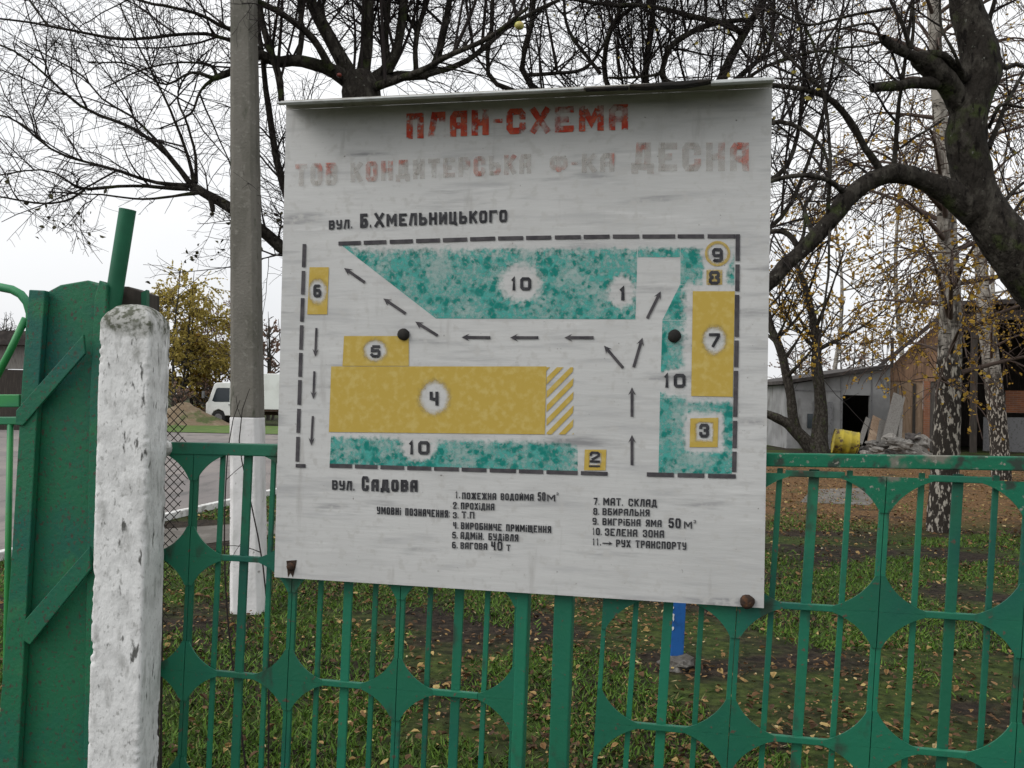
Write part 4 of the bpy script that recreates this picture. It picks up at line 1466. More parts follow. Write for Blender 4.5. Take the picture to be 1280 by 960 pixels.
pp = empty('pipe', 'dark green steel pipe leaning up behind the white concrete post', 'pipe', GATE.px(128, 420, -0.02))
mb = MB()
a, b = GATE.px(159.5, 263, -0.01), GATE.px(119, 520, -0.035)
ax = (b - a).normalized()
rad = 10.4 / F * 2.74
mb.tube([a, a + (b - a) * 0.5, b], [rad, rad, rad], 24, cap=False)
mb.build('shaft', M['green_dark'], pp, smooth=True)
mb = MB()
mb.tube([a + ax * 0.001 - ax * 0.004, a + ax * 0.004], [rad * 1.01, rad * 1.01], 24, cap=True)
mb.build('end_cap', M['green_dark'], pp)

gl = empty('gate_leaf', 'light green tubular gate leaf with a rounded top corner at the left edge', 'gate', GATE.px(0, 600) - Vector((0, 0, GATE.px(0, 600).z)))
mb = MB()
pts = [GATE.px(x_, y_, -0.06) for x_, y_ in ((-420, 352), (-200, 352), (-60, 354), (-20, 356), (0, 359), (15, 362), (26, 368), (34, 378), (38, 392), (38, 420), (36, 500), (30, 900), (26, 1300))]
mb.tube(pts, 0.0135, 14)
mb.build('frame_tube', M['green_tube'], gl, smooth=True)
mb = MB()
mb.tube([GATE.px(32, 398, -0.055), GATE.px(12, 440, -0.055), GATE.px(-30, 520, -0.055)], 0.0115, 12)
mb.build('brace_tube', M['green_tube'], gl, smooth=True)
for (y_, th_) in ((501, 0.018), (526, 0.011)):
    mb = MB()
    mb.plate(GATE, [(-420, y_ - 8 * th_ / 0.018), (24, y_ - 8 * th_ / 0.018), (24, y_ + 8 * th_ / 0.018), (-420, y_ + 8 * th_ / 0.018)], -0.045, 0.03)
    mb.build('rail', M['green_tube'], gl, bevel=0.003)
for x_ in (10, -60, -130, -200):
    mb = MB()
    mb.tube([GATE.px(x_ + 3, 530, -0.055), GATE.px(x_, 700, -0.055), GATE.px(x_ - 11, 1350, -0.055)], 0.0095, 12)
    mb.build('bar', M['green_tube'], gl, smooth=True)

# torn chain link between post and fence
cl = empty('chain_link_mesh', 'torn strip of rusty chain-link mesh between the white post and the first green fence column', 'wire mesh', FENCE.uv(-1.05, 0.3, -0.10))
mb = MB()
rr_ = random.Random(3)
for s_ in (-1, 1):
    for i in range(46):
        y0 = 470 + i * 11
        L_ = 34 * (1.0 if i > 3 else 0.6)
        if 225 < y0 < 560:
            L_ = 34
        edge = 232 - max(0, (y0 - 560)) * 0.13 + rr_.uniform(-4, 4)
        if s_ < 0:
            pts = [(196, y0), (edge, y0 + (edge - 196) * 1.05)]
        else:
            pts = [(196, y0 + 34), (edge, y0 + 34 - (edge - 196) * 1.05)]
        if pts[1][1] < 492:
            continue
        P_ = [FENCE.px(pts[0][0] + (pts[1][0] - pts[0][0]) * k / 5, pts[0][1] + (pts[1][1] - pts[0][1]) * k / 5, -0.07 + 0.006 * ((k + i) % 2) * s_ + rr_.uniform(-.004, .004)) for k in range(6)]
        mb.tube(P_, 0.0014, 5)
mb.build('mesh_wire', M['wire'], cl)
mb = MB()
mb.tube([FENCE.px(205, 545, -0.07), FENCE.px(203, 700, -0.065), FENCE.px(201, 980, -0.07)], 0.0035, 6)
mb.build('edge_wire', M['wire'], cl)

# ================================================================== UTILITY POLE
pb = ground_at(306, 768)
DP = pb.y
up = empty('utility_pole', 'grey square concrete utility pole with whitewashed foot standing left of the sign', 'utility pole', pb)
leanx = (at(299.5, 0, DP).x - pb.x) / at(299.5, 0, DP).z


def pole_ring(z, grow=0.0):
    # taper and chamfered square section, right side in view too
    hw = (0.110 - 0.0065 * z) + grow
    hd = 0.105 - 0.006 * z + grow
    ch = 0.030
    cx, cy = pb.x + leanx * z, pb.y + 0.105
    return [Vector((cx + sx * a, cy + sy * b_, z)) for sx, sy, a, b_ in (
        (-1, -1, hw - ch, hd), (1, -1, hw - ch, hd), (1, -1, hw, hd - ch), (1, 1, hw, hd - ch), (1, 1, hw - ch, hd), (-1, 1, hw - ch, hd), (-1, 1, hw, hd - ch), (-1, -1, hw, hd - ch))]


def pole_part(z0, z1, name, mat, grow=0.0, steps=40):
    vs, fs = [], []
    for k in range(steps + 1):
        z = z0 + (z1 - z0) * k / steps
        for v in pole_ring(z, grow):
            q = 0.0025 * noise.noise(v * 9)
            vs.append(v + Vector((q, q, 0)))
    for k in range(steps):
        for i in range(8):
            j = (i + 1) % 8
            fs.append([k * 8 + i, k * 8 + j, (k + 1) * 8 + j, (k + 1) * 8 + i])
    fs.append(list(range(8))[::-1])
    fs.append([steps * 8 + i for i in range(8)])
    mb = MB()
    mb.add(vs, fs)
    return mb.build(name, mat, up, bevel=0.006)


zw = at(305, 522, DP).z
pole_part(-0.1, zw, 'whitewashed_foot', M['pole_white'], 0.002)
pole_part(zw + 0.0005, 8.5, 'shaft', M['concrete'], 0.0, 120)

# ================================================================== BLUE POST BEHIND THE FENCE
bb = ground_at(846, 836)
bt = empty('blue_post', 'thin blue painted post with flaking white patches on a dark concrete lump behind the fence', 'post', bb)
mb = MB()
c = [bb + Vector((0.0, 0.03, 0.06)), at(853, 660, bb.y + 0.03)]
mb.bar(c[0], c[1], 0.075, 0.05, up=(0, 1, 0))
mb.build('shaft', M['blue'], bt, bevel=0.005)
mb = MB()
rr_ = random.Random(5)
for (dx_, z, w_, h_) in ((-0.027, 0.225, .008, .012), (-0.025, 0.285, .010, .022), (-0.029, 0.345, .007, .016), (-0.024, 0.43, .009, .020)):
    c_ = bb + Vector((dx_, 0.0015, z))
    pts = [c_ + Vector((w_ * math.cos(a) * rr_.uniform(.35, 1.2), 0, h_ * math.sin(a) * rr_.uniform(.4, 1.2))) for a in [i * math.pi / 6.5 for i in range(13)]]
    mb.prism([p + Vector((0, -0.0005, 0)) for p in pts], [p + Vector((0, 0.004, 0)) for p in pts])
mb.build('flaked_patches', M['kerb'], bt)
mb = MB()
mb.bar(bb + Vector((0, 0.03, -0.03)), bb + Vector((0.002, 0.03, 0.10)), 0.05, 0.04, up=(0, 1, 0))
mb.build('socket', M['rust'], bt)


def rock(mb, c, r, seed, squash=0.6, sx=1.0):
    vs, fs = [], []
    n1_, n2_ = 7, 10
    for j in range(n1_ + 1):
        for i in range(n2_):
            a, b_ = math.pi * j / n1_, 2 * math.pi * i / n2_
            d = Vector((math.sin(a) * math.cos(b_), math.sin(a) * math.sin(b_), math.cos(a)))
            k = r * (1 + 0.45 * noise.noise(d * 1.7 + Vector((seed * 3.1, 0, seed))))
            vs.append(Vector(c) + Vector((d.x * k * sx, d.y * k, d.z * k * squash)))
    for j in range(n1_):
        for i in range(n2_):
            fs.append([j * n2_ + i, j * n2_ + (i + 1) % n2_, (j + 1) * n2_ + (i + 1) % n2_, (j + 1) * n2_ + i])
    mb.add(vs, fs)


mb = MB()
rock(mb, bb + Vector((0, 0.0, 0.02)), 0.085, 4, 0.7, 1.2)
mb.build('concrete_lump', M['stone_dark'], bt)

# ================================================================== TREES


def smooth_path(pts, rad, n):
    P = np.array(pts, float)
    R = np.array(rad, float)
    s = np.concatenate([[0], np.cumsum(np.linalg.norm(np.diff(P, axis=0), axis=1))])
    # Catmull-Rom through the points, sampled evenly
    t = np.linspace(0, s[-1], n)
    ext = np.vstack([2 * P[0] - P[1], P, 2 * P[-1] - P[-2]])
    out = np.zeros((n, 3))
    for k, tt in enumerate(t):
        i = min(np.searchsorted(s, tt, side='right') - 1, len(P) - 2)
        u = (tt - s[i]) / max(s[i + 1] - s[i], 1e-9)
        p0, p1, p2, p3 = ext[i], ext[i + 1], ext[i + 2], ext[i + 3]
        out[k] = 0.5 * ((2 * p1) + (-p0 + p2) * u + (2 * p0 - 5 * p1 + 4 * p2 - p3) * u * u + (-p0 + 3 * p1 - 3 * p2 + p3) * u ** 3)
    return out, np.interp(t, s, R)


def spawn(P, R, rate, rng, ang=(30, 70), length=(0.5, 1.0), r0=0.006, r1=0.003, n=7, up=0.0, wig=0.25, t0=0.1, bias=None, gravity=0.0, side=None, rmax=0.7):
    """grow children on every tube of P; rate per metre"""
    seg = np.linalg.norm(np.diff(P, axis=1), axis=2).sum(1)
    k = rng.poisson(rate * seg * (1 - t0))
    idx = np.repeat(np.arange(len(P)), k)
    m = len(idx)
    if m == 0:
        return np.zeros((0, n, 3)), np.zeros((0, n))
    nn_ = P.shape[1]
    t = t0 + (1 - t0) * rng.random(m)
    f = t * (nn_ - 1)
    i = np.minimum(f.astype(int), nn_ - 2)
    u = (f - i)[:, None]
    pos = P[idx, i] * (1 - u) + P[idx, i + 1] * u
    T = P[idx, i + 1] - P[idx, i]
    T /= np.linalg.norm(T, axis=1, keepdims=True) + 1e-9
    rp = R[idx, i]
    rv = rng.normal(0, 1, (m, 3))
    if side is not None:
        rv += np.array(side)
    perp = rv - T * np.sum(rv * T, 1, keepdims=True)
    perp /= np.linalg.norm(perp, axis=1, keepdims=True) + 1e-9
    a = np.radians(rng.uniform(ang[0], ang[1], m))[:, None]
    d = T * np.cos(a) + perp * np.sin(a)
    d[:, 2] += up
    if bias is not None:
        d += np.array(bias)
    d /= np.linalg.norm(d, axis=1, keepdims=True)
    L = rng.uniform(length[0], length[1], m) * (1 - 0.45 * t)
    out = np.zeros((m, n, 3))
    out[:, 0] = pos
    st = (L / (n - 1))[:, None]
    for q in range(1, n):
        out[:, q] = out[:, q - 1] + d * st
        d = d + rng.normal(0, wig, (m, 3)) / math.sqrt(n)
        d[:, 2] += gravity / n
        d /= np.linalg.norm(d, axis=1, keepdims=True)
    ra = np.minimum(rp * rmax, r0 * rng.uniform(0.7, 1.2, m))
    rad = ra[:, None] + (np.minimum(r1, ra) - ra)[:, None] * np.linspace(0, 1, n)[None, :]
    return out, rad


def limb(pts, n=16):
    """pts: (px, py, width px, depth)"""
    P = [at(p[0], p[1], p[3]) for p in pts]
    R = [p[2] / 2 / F * p[3] for p in pts]
    return smooth_path(P, R, n)


def merge_tubes(sets):
    Vs, Fs, b = [], [], 0
    for P, R, s in sets:
        if len(P) == 0:
            continue
        V, Fq = tubes(P, R, s)
        Vs.append(V)
        Fs.append(Fq + b)
        b += len(V)
    return np.concatenate(Vs), np.concatenate(Fs)


def bumpy(V, amp, sc):
    d = np.array([(noise.noise_vector(Vector(v) * sc) + noise.noise_vector(Vector(v) * sc * 2.9) * 0.45 + noise.noise_vector(Vector(v) * sc * 7.5) * 0.22)[:] for v in V])
    return V + d * amp


def tree_leaves(name, P, rng, count, size, mat, parent, where=None, drop=0.02):
    """leaves hung at random points of the twigs P"""
    m, n, _ = P.shape
    i = rng.integers(0, m, count)
    t = rng.uniform(0.15, 0.999, count) * (n - 1)
    a = t.astype(int)
    u = (t - a)[:, None]
    pos = P[i, a] * (1 - u) + P[i, np.minimum(a + 1, n - 1)] * u + rng.normal(0, 0.012, (count, 3))
    pos[:, 2] -= rng.uniform(0, drop, count)
    if where is not None:
        pos = pos[where(pos)]
    V, Fq = leaf_quads(pos, rng.uniform(size[0], size[1], len(pos)), 0, rng, flat=False, aspect=0.75)
    return np_mesh(name, V, Fq, mat, parent, attrs={'tint': np.repeat(rng.beta(2, 2, len(pos)), 6)})


def build_tree(name, label, cat, base, trunks, limbs, twigsets, group=None, bark='bark', limbbark=None, twigbark='twig', sides=14):
    t = empty(name, label, cat, base, group)
    for P, R in trunks:
        V, Fq = tubes(P[None], R[None], sides)
        V = bumpy(V, float(R.mean()) * 0.17, 3.2 / max(0.08, float(R.mean()) * 8))
        np_mesh('trunk', V, [Fq, np.arange(sides)[None, :] + (len(P) - 1) * sides], M[bark], t, smooth=True)
    if limbs:
        V, Fq = merge_tubes([(P[None], R[None], 9) for P, R in limbs])
        V = bumpy(V, 0.006, 6.0)
        np_mesh('limbs', V, Fq, M[limbbark or bark], t, smooth=True)
    if twigsets:
        V, Fq = merge_tubes(twigsets)
        np_mesh('twigs', V, Fq, M[twigbark], t, smooth=True)
    return t


def stack_limbs(limbs):
    n = 16
    Ps, Rs = [], []
    for P, R in limbs:
        if len(P) != n:
            P, R = smooth_path(P, R, n)
        Ps.append(P)
        Rs.append(R)
    return np.array(Ps), np.array(Rs)


def apple_twigs(limbs, rng, r2=2.6, r3=7.0, r4=9.0, len2=(0.7, 1.6), up=0.35, thin=1.0, wig=.35):
    P1, R1 = stack_limbs(limbs)
    P2, R2 = spawn(P1, R1, r2, rng, (35, 75), len2, 0.013 * thin, 0.004 * thin, 9, up, wig, 0.15)
    P3, R3 = spawn(P2, R2, r3, rng, (30, 75), (0.25, 0.7), 0.0055 * thin, 0.0026 * thin, 7, up * 0.5, wig, 0.1)
    P3b, R3b = spawn(P1, R1, r3 * 0.45, rng, (35, 85), (0.2, 0.6), 0.0055 * thin, 0.0026 * thin, 7, up * 0.6, wig, 0.1)
    P3 = np.concatenate([P3, P3b])
    R3 = np.concatenate([R3, R3b])
    P4, R4 = spawn(P3, R3, r4, rng, (30, 80), (0.06, 0.26), 0.0032 * thin, 0.0018 * thin, 4, up * 0.3, wig, 0.1)
    return [(P2, R2, 5), (P3, R3, 4), (P4, R4, 3)], P3, P4


# ---- apple tree behind the sign (hub above its left part)
rng = np.random.default_rng(21)
DA = 7.0
gA = Vector((at(478, 400, DA).x, DA + 0.8, 0))
trA = smooth_path([gA + Vector((0.02, 0, -0.1)), gA + Vector((0, 0, 0.9)), at(468, 330, DA), at(458, 200, DA), at(452, 118, DA), at(448, 92, DA)], [0.20, 0.17, 0.155, 0.15, 0.16, 0.10], 30)
LA = [
    limb([(452, 112, 30, 7.0), (415, 88, 20, 6.95), (372, 76, 17, 6.9), (345, 78, 16, 6.85), (325, 68, 15, 6.8), (300, 85, 12, 6.75), (268, 99, 9, 6.7)]),
    limb([(440, 98, 24, 7.0), (425, 70, 21, 7.0), (404, 32, 19, 7.0), (388, 0, 17, 7.0), (370, -60, 12, 7.0)]),
    limb([(452, 100, 22, 7.1), (458, 60, 18, 7.1), (460, 0, 16, 7.1), (458, -90, 11, 7.1)]),
    limb([(458, 104, 20, 7.2), (480, 88, 15, 7.2), (496, 60, 13, 7.2), (505, 0, 13, 7.2), (512, -80, 9, 7.2)]),
    limb([(455, 108, 22, 7.1), (500, 95, 15, 7.3), (536, 92, 12, 7.4), (552, 50, 10, 7.4), (562, 0, 9, 7.4), (575, -70, 6, 7.4)]),
    limb([(536, 93, 9, 7.4), (585, 75, 8, 7.5), (640, 30, 7, 7.6), (700, 0, 5, 7.6)]),
    limb([(470, 108, 14, 6.9), (520, 92, 9, 6.7), (560, 70, 8, 6.6), (610, 48, 7, 6.5), (660, 10, 5, 6.4)]),
    limb([(372, 76, 9, 6.9), (377, 40, 8, 6.9), (374, 0, 7, 6.9), (372, -60, 5, 6.9)]),
    limb([(352, 126, 9, 6.8), (348, 95, 11, 6.8), (334, 50, 10, 6.8), (325, 12, 9, 6.8), (318, -50, 6, 6.8)]),
    limb([(415, 88, 12, 6.9), (392, 50, 11, 6.8), (360, 22, 9, 6.7), (325, 3, 8, 6.6), (281, -14, 6, 6.5)]),
    limb([(488, 92, 10, 7.2), (482, 50, 9, 7.2), (486, 0, 8, 7.2), (484, -60, 5, 7.2)]),
    limb([(520, 92, 8, 7.3), (520, 50, 8, 7.3), (532, 0, 7, 7.3), (540, -60, 5, 7.3)]),
    # lower limb going left behind the pole
    limb([(466, 405, 34, 7.0), (420, 352, 24, 6.95), (355, 311, 19, 6.9), (328, 288, 18, 6.85), (300, 268, 16, 6.8), (281, 256, 15, 6.8), (262, 245, 14, 6.8), (240, 232, 13, 6.8)]),
    limb([(240, 233, 9, 6.8), (205, 190, 5.5, 6.7), (165, 159, 5, 6.6), (105, 135, 4, 6.5), (55, 92, 3.4, 6.4), (25, 68, 3, 6.3), (-20, 48, 2.6, 6.2), (-90, 20, 2, 6.1)]),
    limb([(238, 228, 6, 6.8), (200, 180, 4, 6.9), (165, 146, 3.4, 7.0), (130, 125, 3, 7.0), (100, 92, 2.6, 7.1), (60, 70, 2.2, 7.1), (25, 52, 2, 7.2)]),
    limb([(242, 228, 7, 6.8), (236, 200, 5, 6.75), (222, 160, 4.2, 6.7), (200, 110, 3.2, 6.6), (172, 55, 2.6, 6.5), (150, 5, 2, 6.5)]),
    limb([(245, 228, 6, 6.8), (244, 190, 4, 6.9), (234, 155, 3.4, 6.9), (222, 118, 3, 7.0), (240, 85, 2.4, 7.0), (262, 62, 2, 7.0)]),
    limb([(238, 232, 8, 6.8), (190, 227, 5, 6.7), (130, 208, 4.2, 6.5), (75, 192, 3.6, 6.4), (40, 168, 3.2, 6.3), (20, 150, 3, 6.3), (-20, 140, 2.5, 6.2), (-90, 120, 2, 6.1)]),
    limb([(236, 236, 7, 6.8), (165, 233, 4.5, 6.6), (105, 236, 4.5, 6.5), (85, 226, 3.2, 6.4), (62, 214, 2.6, 6.4), (30, 214, 2.2, 6.3), (-20, 222, 2, 6.3)]),
    limb([(105, 237, 4, 6.5), (85, 250, 3.4, 6.4), (50, 254, 3, 6.4), (0, 246, 2.4, 6.3), (-50, 240, 2, 6.2)]),
    limb([(250, 240, 7, 6.8), (222, 244, 4, 6.7), (180, 249, 3, 6.6), (120, 243, 2.4, 6.5), (60, 240, 2, 6.4)]),
    limb([(262, 246, 9, 6.8), (266, 262, 7, 6.75), (265, 270, 6, 6.75)]),
    limb([(325, 62, 10, 6.8), (281, 48, 6, 6.7), (255, 42, 5, 6.7), (225, 43, 4.6, 6.6), (160, 49, 4.6, 6.5), (110, 42, 4, 6.4), (60, 32, 3.6, 6.3), (20, 26, 3, 6.3), (-40, 20, 2.4, 6.2)]),
    limb([(325, 44, 9, 6.7), (281, 34, 6, 6.7), (250, 18, 5, 6.6), (212, 9, 4.4, 6.5), (172, 0, 4, 6.5), (120, -18, 3, 6.4)]),
    limb([(60, 32, 3.4, 6.3), (45, 12, 2.8, 6.3), (28, -14, 2.2, 6.3)]),
    limb([(268, 99, 8, 6.7), (240, 90, 4, 6.6), (205, 105, 3, 6.6), (160, 80, 2.6, 6.5), (110, 78, 2.2, 6.4)]),
    limb([(268, 99, 7, 6.7), (252, 112, 4.4, 6.7), (240, 140, 3.4, 6.6), (222, 152, 2.6, 6.6), (200, 160, 2, 6.6)]),
    limb([(272, 98, 6, 6.7), (262, 80, 3.6, 6.7), (225, 78, 3, 6.6), (180, 86, 2.4, 6.5), (130, 110, 2, 6.5)]),
    limb([(440, 350, 16, 7.1), (385, 300, 14, 7.0), (360, 250, 12, 7.0), (344, 190, 10.5, 7.0), (334, 120, 8.5, 6.95), (326, 60, 7, 6.9), (318, 0, 5.5, 6.9), (306, -70, 4, 6.9)]),
]
LA = [(P, R * 0.86) for P, R in LA]
tw, P3, P4 = apple_twigs(LA, rng, 6.0, 12.0, 14.0, (0.4, 1.25), up=0.16, thin=0.6)
# slender water shoots standing up along the crown


def water_shoots(limbs, count, rng, xr, lean=0.12, length=(1.1, 1.9)):
    pts = np.concatenate([P for P, R in limbs])
    pts = pts[(pts[:, 0] > xr[0]) & (pts[:, 0] < xr[1]) & (pts[:, 2] > 2.2)]
    out = []
    for k in range(count):
        p = Vector(pts[rng.integers(0, len(pts))])
        L = rng.uniform(*length)
        q = [p]
        d = Vector((rng.normal(0, .3), rng.normal(0, .3), 1))
        for j in range(3):
            q.append(q[-1] + d.normalized() * L / 3)
            d = d * 0.6 + Vector((rng.normal(0, lean), rng.normal(0, lean), 1))
        r_ = rng.uniform(0.008, 0.015)
        out.append(smooth_path(q, [r_, r_ * .8, r_ * .6, r_ * .3], 16))
    return out


shoots = water_shoots(LA[:12], 60, rng, (-1.95, 0.6))
tws, P3s, P4s = apple_twigs(shoots, rng, 4.0, 10.0, 11.0, (0.3, 0.9), up=0.2, thin=0.62)
PS, RS = stack_limbs(shoots)
A = build_tree('apple_tree', 'bare apple tree behind the left half of the sign, reaching left past the utility pole', 'tree', gA, [trA], LA, tw + [(PS, RS, 5)] + tws, 'bare apple trees around the sign')
dl = lambda p: (p[:, 2] < 2.9) & (p[:, 0] < -1.6)
tree_leaves('leaves', P4, rng, 1200, (0.028, 0.055), M['leaf_dark'], A, dl, 0.05)

# ---- second apple tree behind the right half of the sign
rng = np.random.default_rng(22)
DC = 8.6
gC = Vector((at(884, 400, DC).x, DC, 0))
trC = smooth_path([gC + Vector((0, 0, -0.1)), gC + Vector((0.03, 0, 1.2)), at(886, 300, DC), at(890, 190, DC), at(896, 110, DC)], [0.17, 0.14, 0.125, 0.12, 0.09], 24)
LC_ = [
    limb([(894, 125, 20, 8.6), (910, 80, 13, 8.6), (930, 42, 12, 8.6), (955, 0, 10, 8.6), (985, -60, 7, 8.6)]),
    limb([(930, 42, 9, 8.6), (905, 30, 9, 8.5), (870, 22, 8, 8.4), (815, 8, 7, 8.3), (760, 6, 6, 8.2), (690, -5, 4, 8.1)]),
    limb([(890, 120, 16, 8.5), (830, 100, 9, 8.4), (834, 66, 9, 8.4), (850, 48, 9, 8.4), (890, 30, 8, 8.5), (935, 24, 6, 8.6)]),
    limb([(888, 150, 16, 8.6), (820, 130, 10, 8.6), (808, 92, 8, 8.6), (814, 40, 8, 8.6), (822, -40, 6, 8.6)]),
    limb([(890, 170, 14, 8.7), (780, 130, 9, 8.8), (756, 94, 8, 8.8), (764, 35, 8, 8.8), (800, 0, 6, 8.8), (830, -50, 4, 8.8)]),
    limb([(888, 200, 14, 8.6), (720, 140, 10, 8.4), (655, 94, 9, 8.3), (664, 30, 8, 8.3), (672, -50, 6, 8.3)]),
    limb([(860, 180, 10, 8.5), (660, 120, 7, 8.0), (610, 92, 7, 8.0), (614, 40, 7, 8.0), (618, -50, 5, 8.0)]),
    limb([(655, 94, 6, 8.3), (690, 92, 5, 8.2), (730, 86, 5, 8.2), (752, 60, 4, 8.2), (775, 10, 3, 8.2)]),
    limb([(898, 112, 12, 8.6), (930, 100, 6, 8.5), (960, 82, 5, 8.4), (1010, 66, 5, 8.3), (1040, 66, 4, 8.2), (1075, 95, 3, 8.1)]),
    limb([(905, 112, 9, 8.7), (960, 60, 6, 8.9), (968, 0, 5, 8.9), (972, -50, 4, 8.9)]),
    limb([(750, 92, 6, 8.5), (712, 40, 5, 8.6), (705, 0, 4, 8.6), (700, -40, 3, 8.6)]),
    limb([(834, 66, 6, 8.4), (826, 90, 5, 8.4), (800, 96, 4, 8.3), (760, 97, 3.5, 8.3)]),
    limb([(895, 140, 12, 8.6), (935, 160, 9, 8.5), (975, 152, 7, 8.4), (1012, 168, 6, 8.3), (1035, 200, 4, 8.2), (1030, 250, 3, 8.2)]),
    limb([(895, 220, 14, 8.7), (950, 230, 9, 8.8), (985, 205, 7, 8.9), (1000, 150, 6, 8.9), (1005, 80, 5, 8.9), (995, 0, 4, 8.9)]),
    limb([(893, 280, 12, 8.6), (950, 290, 8, 8.8), (985, 260, 6, 8.9), (1018, 180, 5, 9.0), (1040, 90, 4, 9.0), (1055, 0, 3, 9.0)]),
]
LC_ = [(P, R * 0.86) for P, R in LC_]
tw, P3, P4c = apple_twigs(LC_, rng, 4.4, 10.0, 11.0, (0.5, 1.35), up=0.2, thin=0.78)
shoots = water_shoots(LC_, 60, rng, (-0.5, 3.2), 0.2)
tws, P3s, P4s = apple_twigs(shoots, rng, 4.0, 10.0, 11.0, (0.3, 1.0), up=0.15, thin=0.64)
PS, RS = stack_limbs(shoots)
Ct = build_tree('apple_tree', 'bare crooked apple tree behind the right half of the sign, above its tarred lip', 'tree', gC, [trC], LC_, tw + [(PS, RS, 5)] + tws, 'bare apple trees around the sign')
tree_leaves('leaves', P4c, rng, 60, (0.03, 0.055), M['leaf_olive'], Ct)

for (ax_, ay_, ad_, r_, m_, lab) in ((649, 32, 6.3, 0.031, 'apple', 'yellow-green apple left hanging on a twig above the middle of the sign'), (424, 94, 6.6, 0.017, 'apple_red', 'small red apple on the left flank of the pruned knot above the sign')):
    c = at(ax_, ay_, ad_)
    t = empty('apple', lab, 'apple', c)
    mb = MB()
    vs, fs = [], []
    for j in range(11):
        for i in range(16):
            a, b_ = math.pi * j / 10, 2 * math.pi * i / 16
            k = r_ * (1 + 0.08 * math.sin(a) - 0.22 * math.exp(-((a) / 0.35) ** 2) - 0.14 * math.exp(-((math.pi - a) / 0.35) ** 2))
            vs.append(c + Vector((k * math.sin(a) * math.cos(b_), k * math.sin(a) * math.sin(b_), k * 0.92 * math.cos(a))))
    for j in range(10):
        for i in range(16):
            fs.append([j * 16 + i, j * 16 + (i + 1) % 16, (j + 1) * 16 + (i + 1) % 16, (j + 1) * 16 + i])
    mb.add(vs, fs)
    mb.build('fruit', M[m_], t, smooth=True)
    mb = MB()
    mb.tube([c + Vector((0, 0, r_ * 0.7)), c + Vector((0.004, 0, r_ * 1.5)), c + Vector((0.012, 0.01, r_ * 2.6))], 0.0022, 5)
    mb.build('stalk', M['twig'], t)

# ---- the big leaning apple tree at the right edge
rng = np.random.default_rng(23)
DB = 4.7
gB = Vector((at(1440, 800, DB).x, DB, 0))
trB = smooth_path([gB + Vector((0.05, 0, -0.1)), gB + Vector((0, 0, 0.35)), at(1400, 520, DB), at(1335, 405, DB), at(1270, 318, DB), at(1232, 262, DB), at(1212, 200, DB), at(1212, 150, DB), at(1224, 92, DB), at(1218, 40, DB), at(1208, -5, DB), at(1200, -90, DB)],
                  [0.19, 0.16, 0.15, 0.14, 0.125, 0.115, 0.098, 0.096, 0.104, 0.092, 0.084, 0.07], 170)
trB2 = limb([(1218, 262, 44, 4.7), (1185, 240, 30, 4.68), (1150, 224, 24, 4.66), (1118, 217, 24, 4.64), (1088, 226, 23, 4.62), (1062, 246, 22, 4.6), (1036, 277, 21, 4.58), (1008, 308, 20, 4.56), (982, 332, 19, 4.55), (958, 356, 18, 4.55), (920, 385, 15, 4.6), (870, 400, 11, 4.7)], 110)
trB3 = limb([(1208, 150, 32, 4.7), (1196, 122, 28, 4.66), (1180, 98, 28, 4.62), (1163, 82, 30, 4.6), (1150, 72, 26, 4.58), (1146, 66, 14, 4.58)], 44)
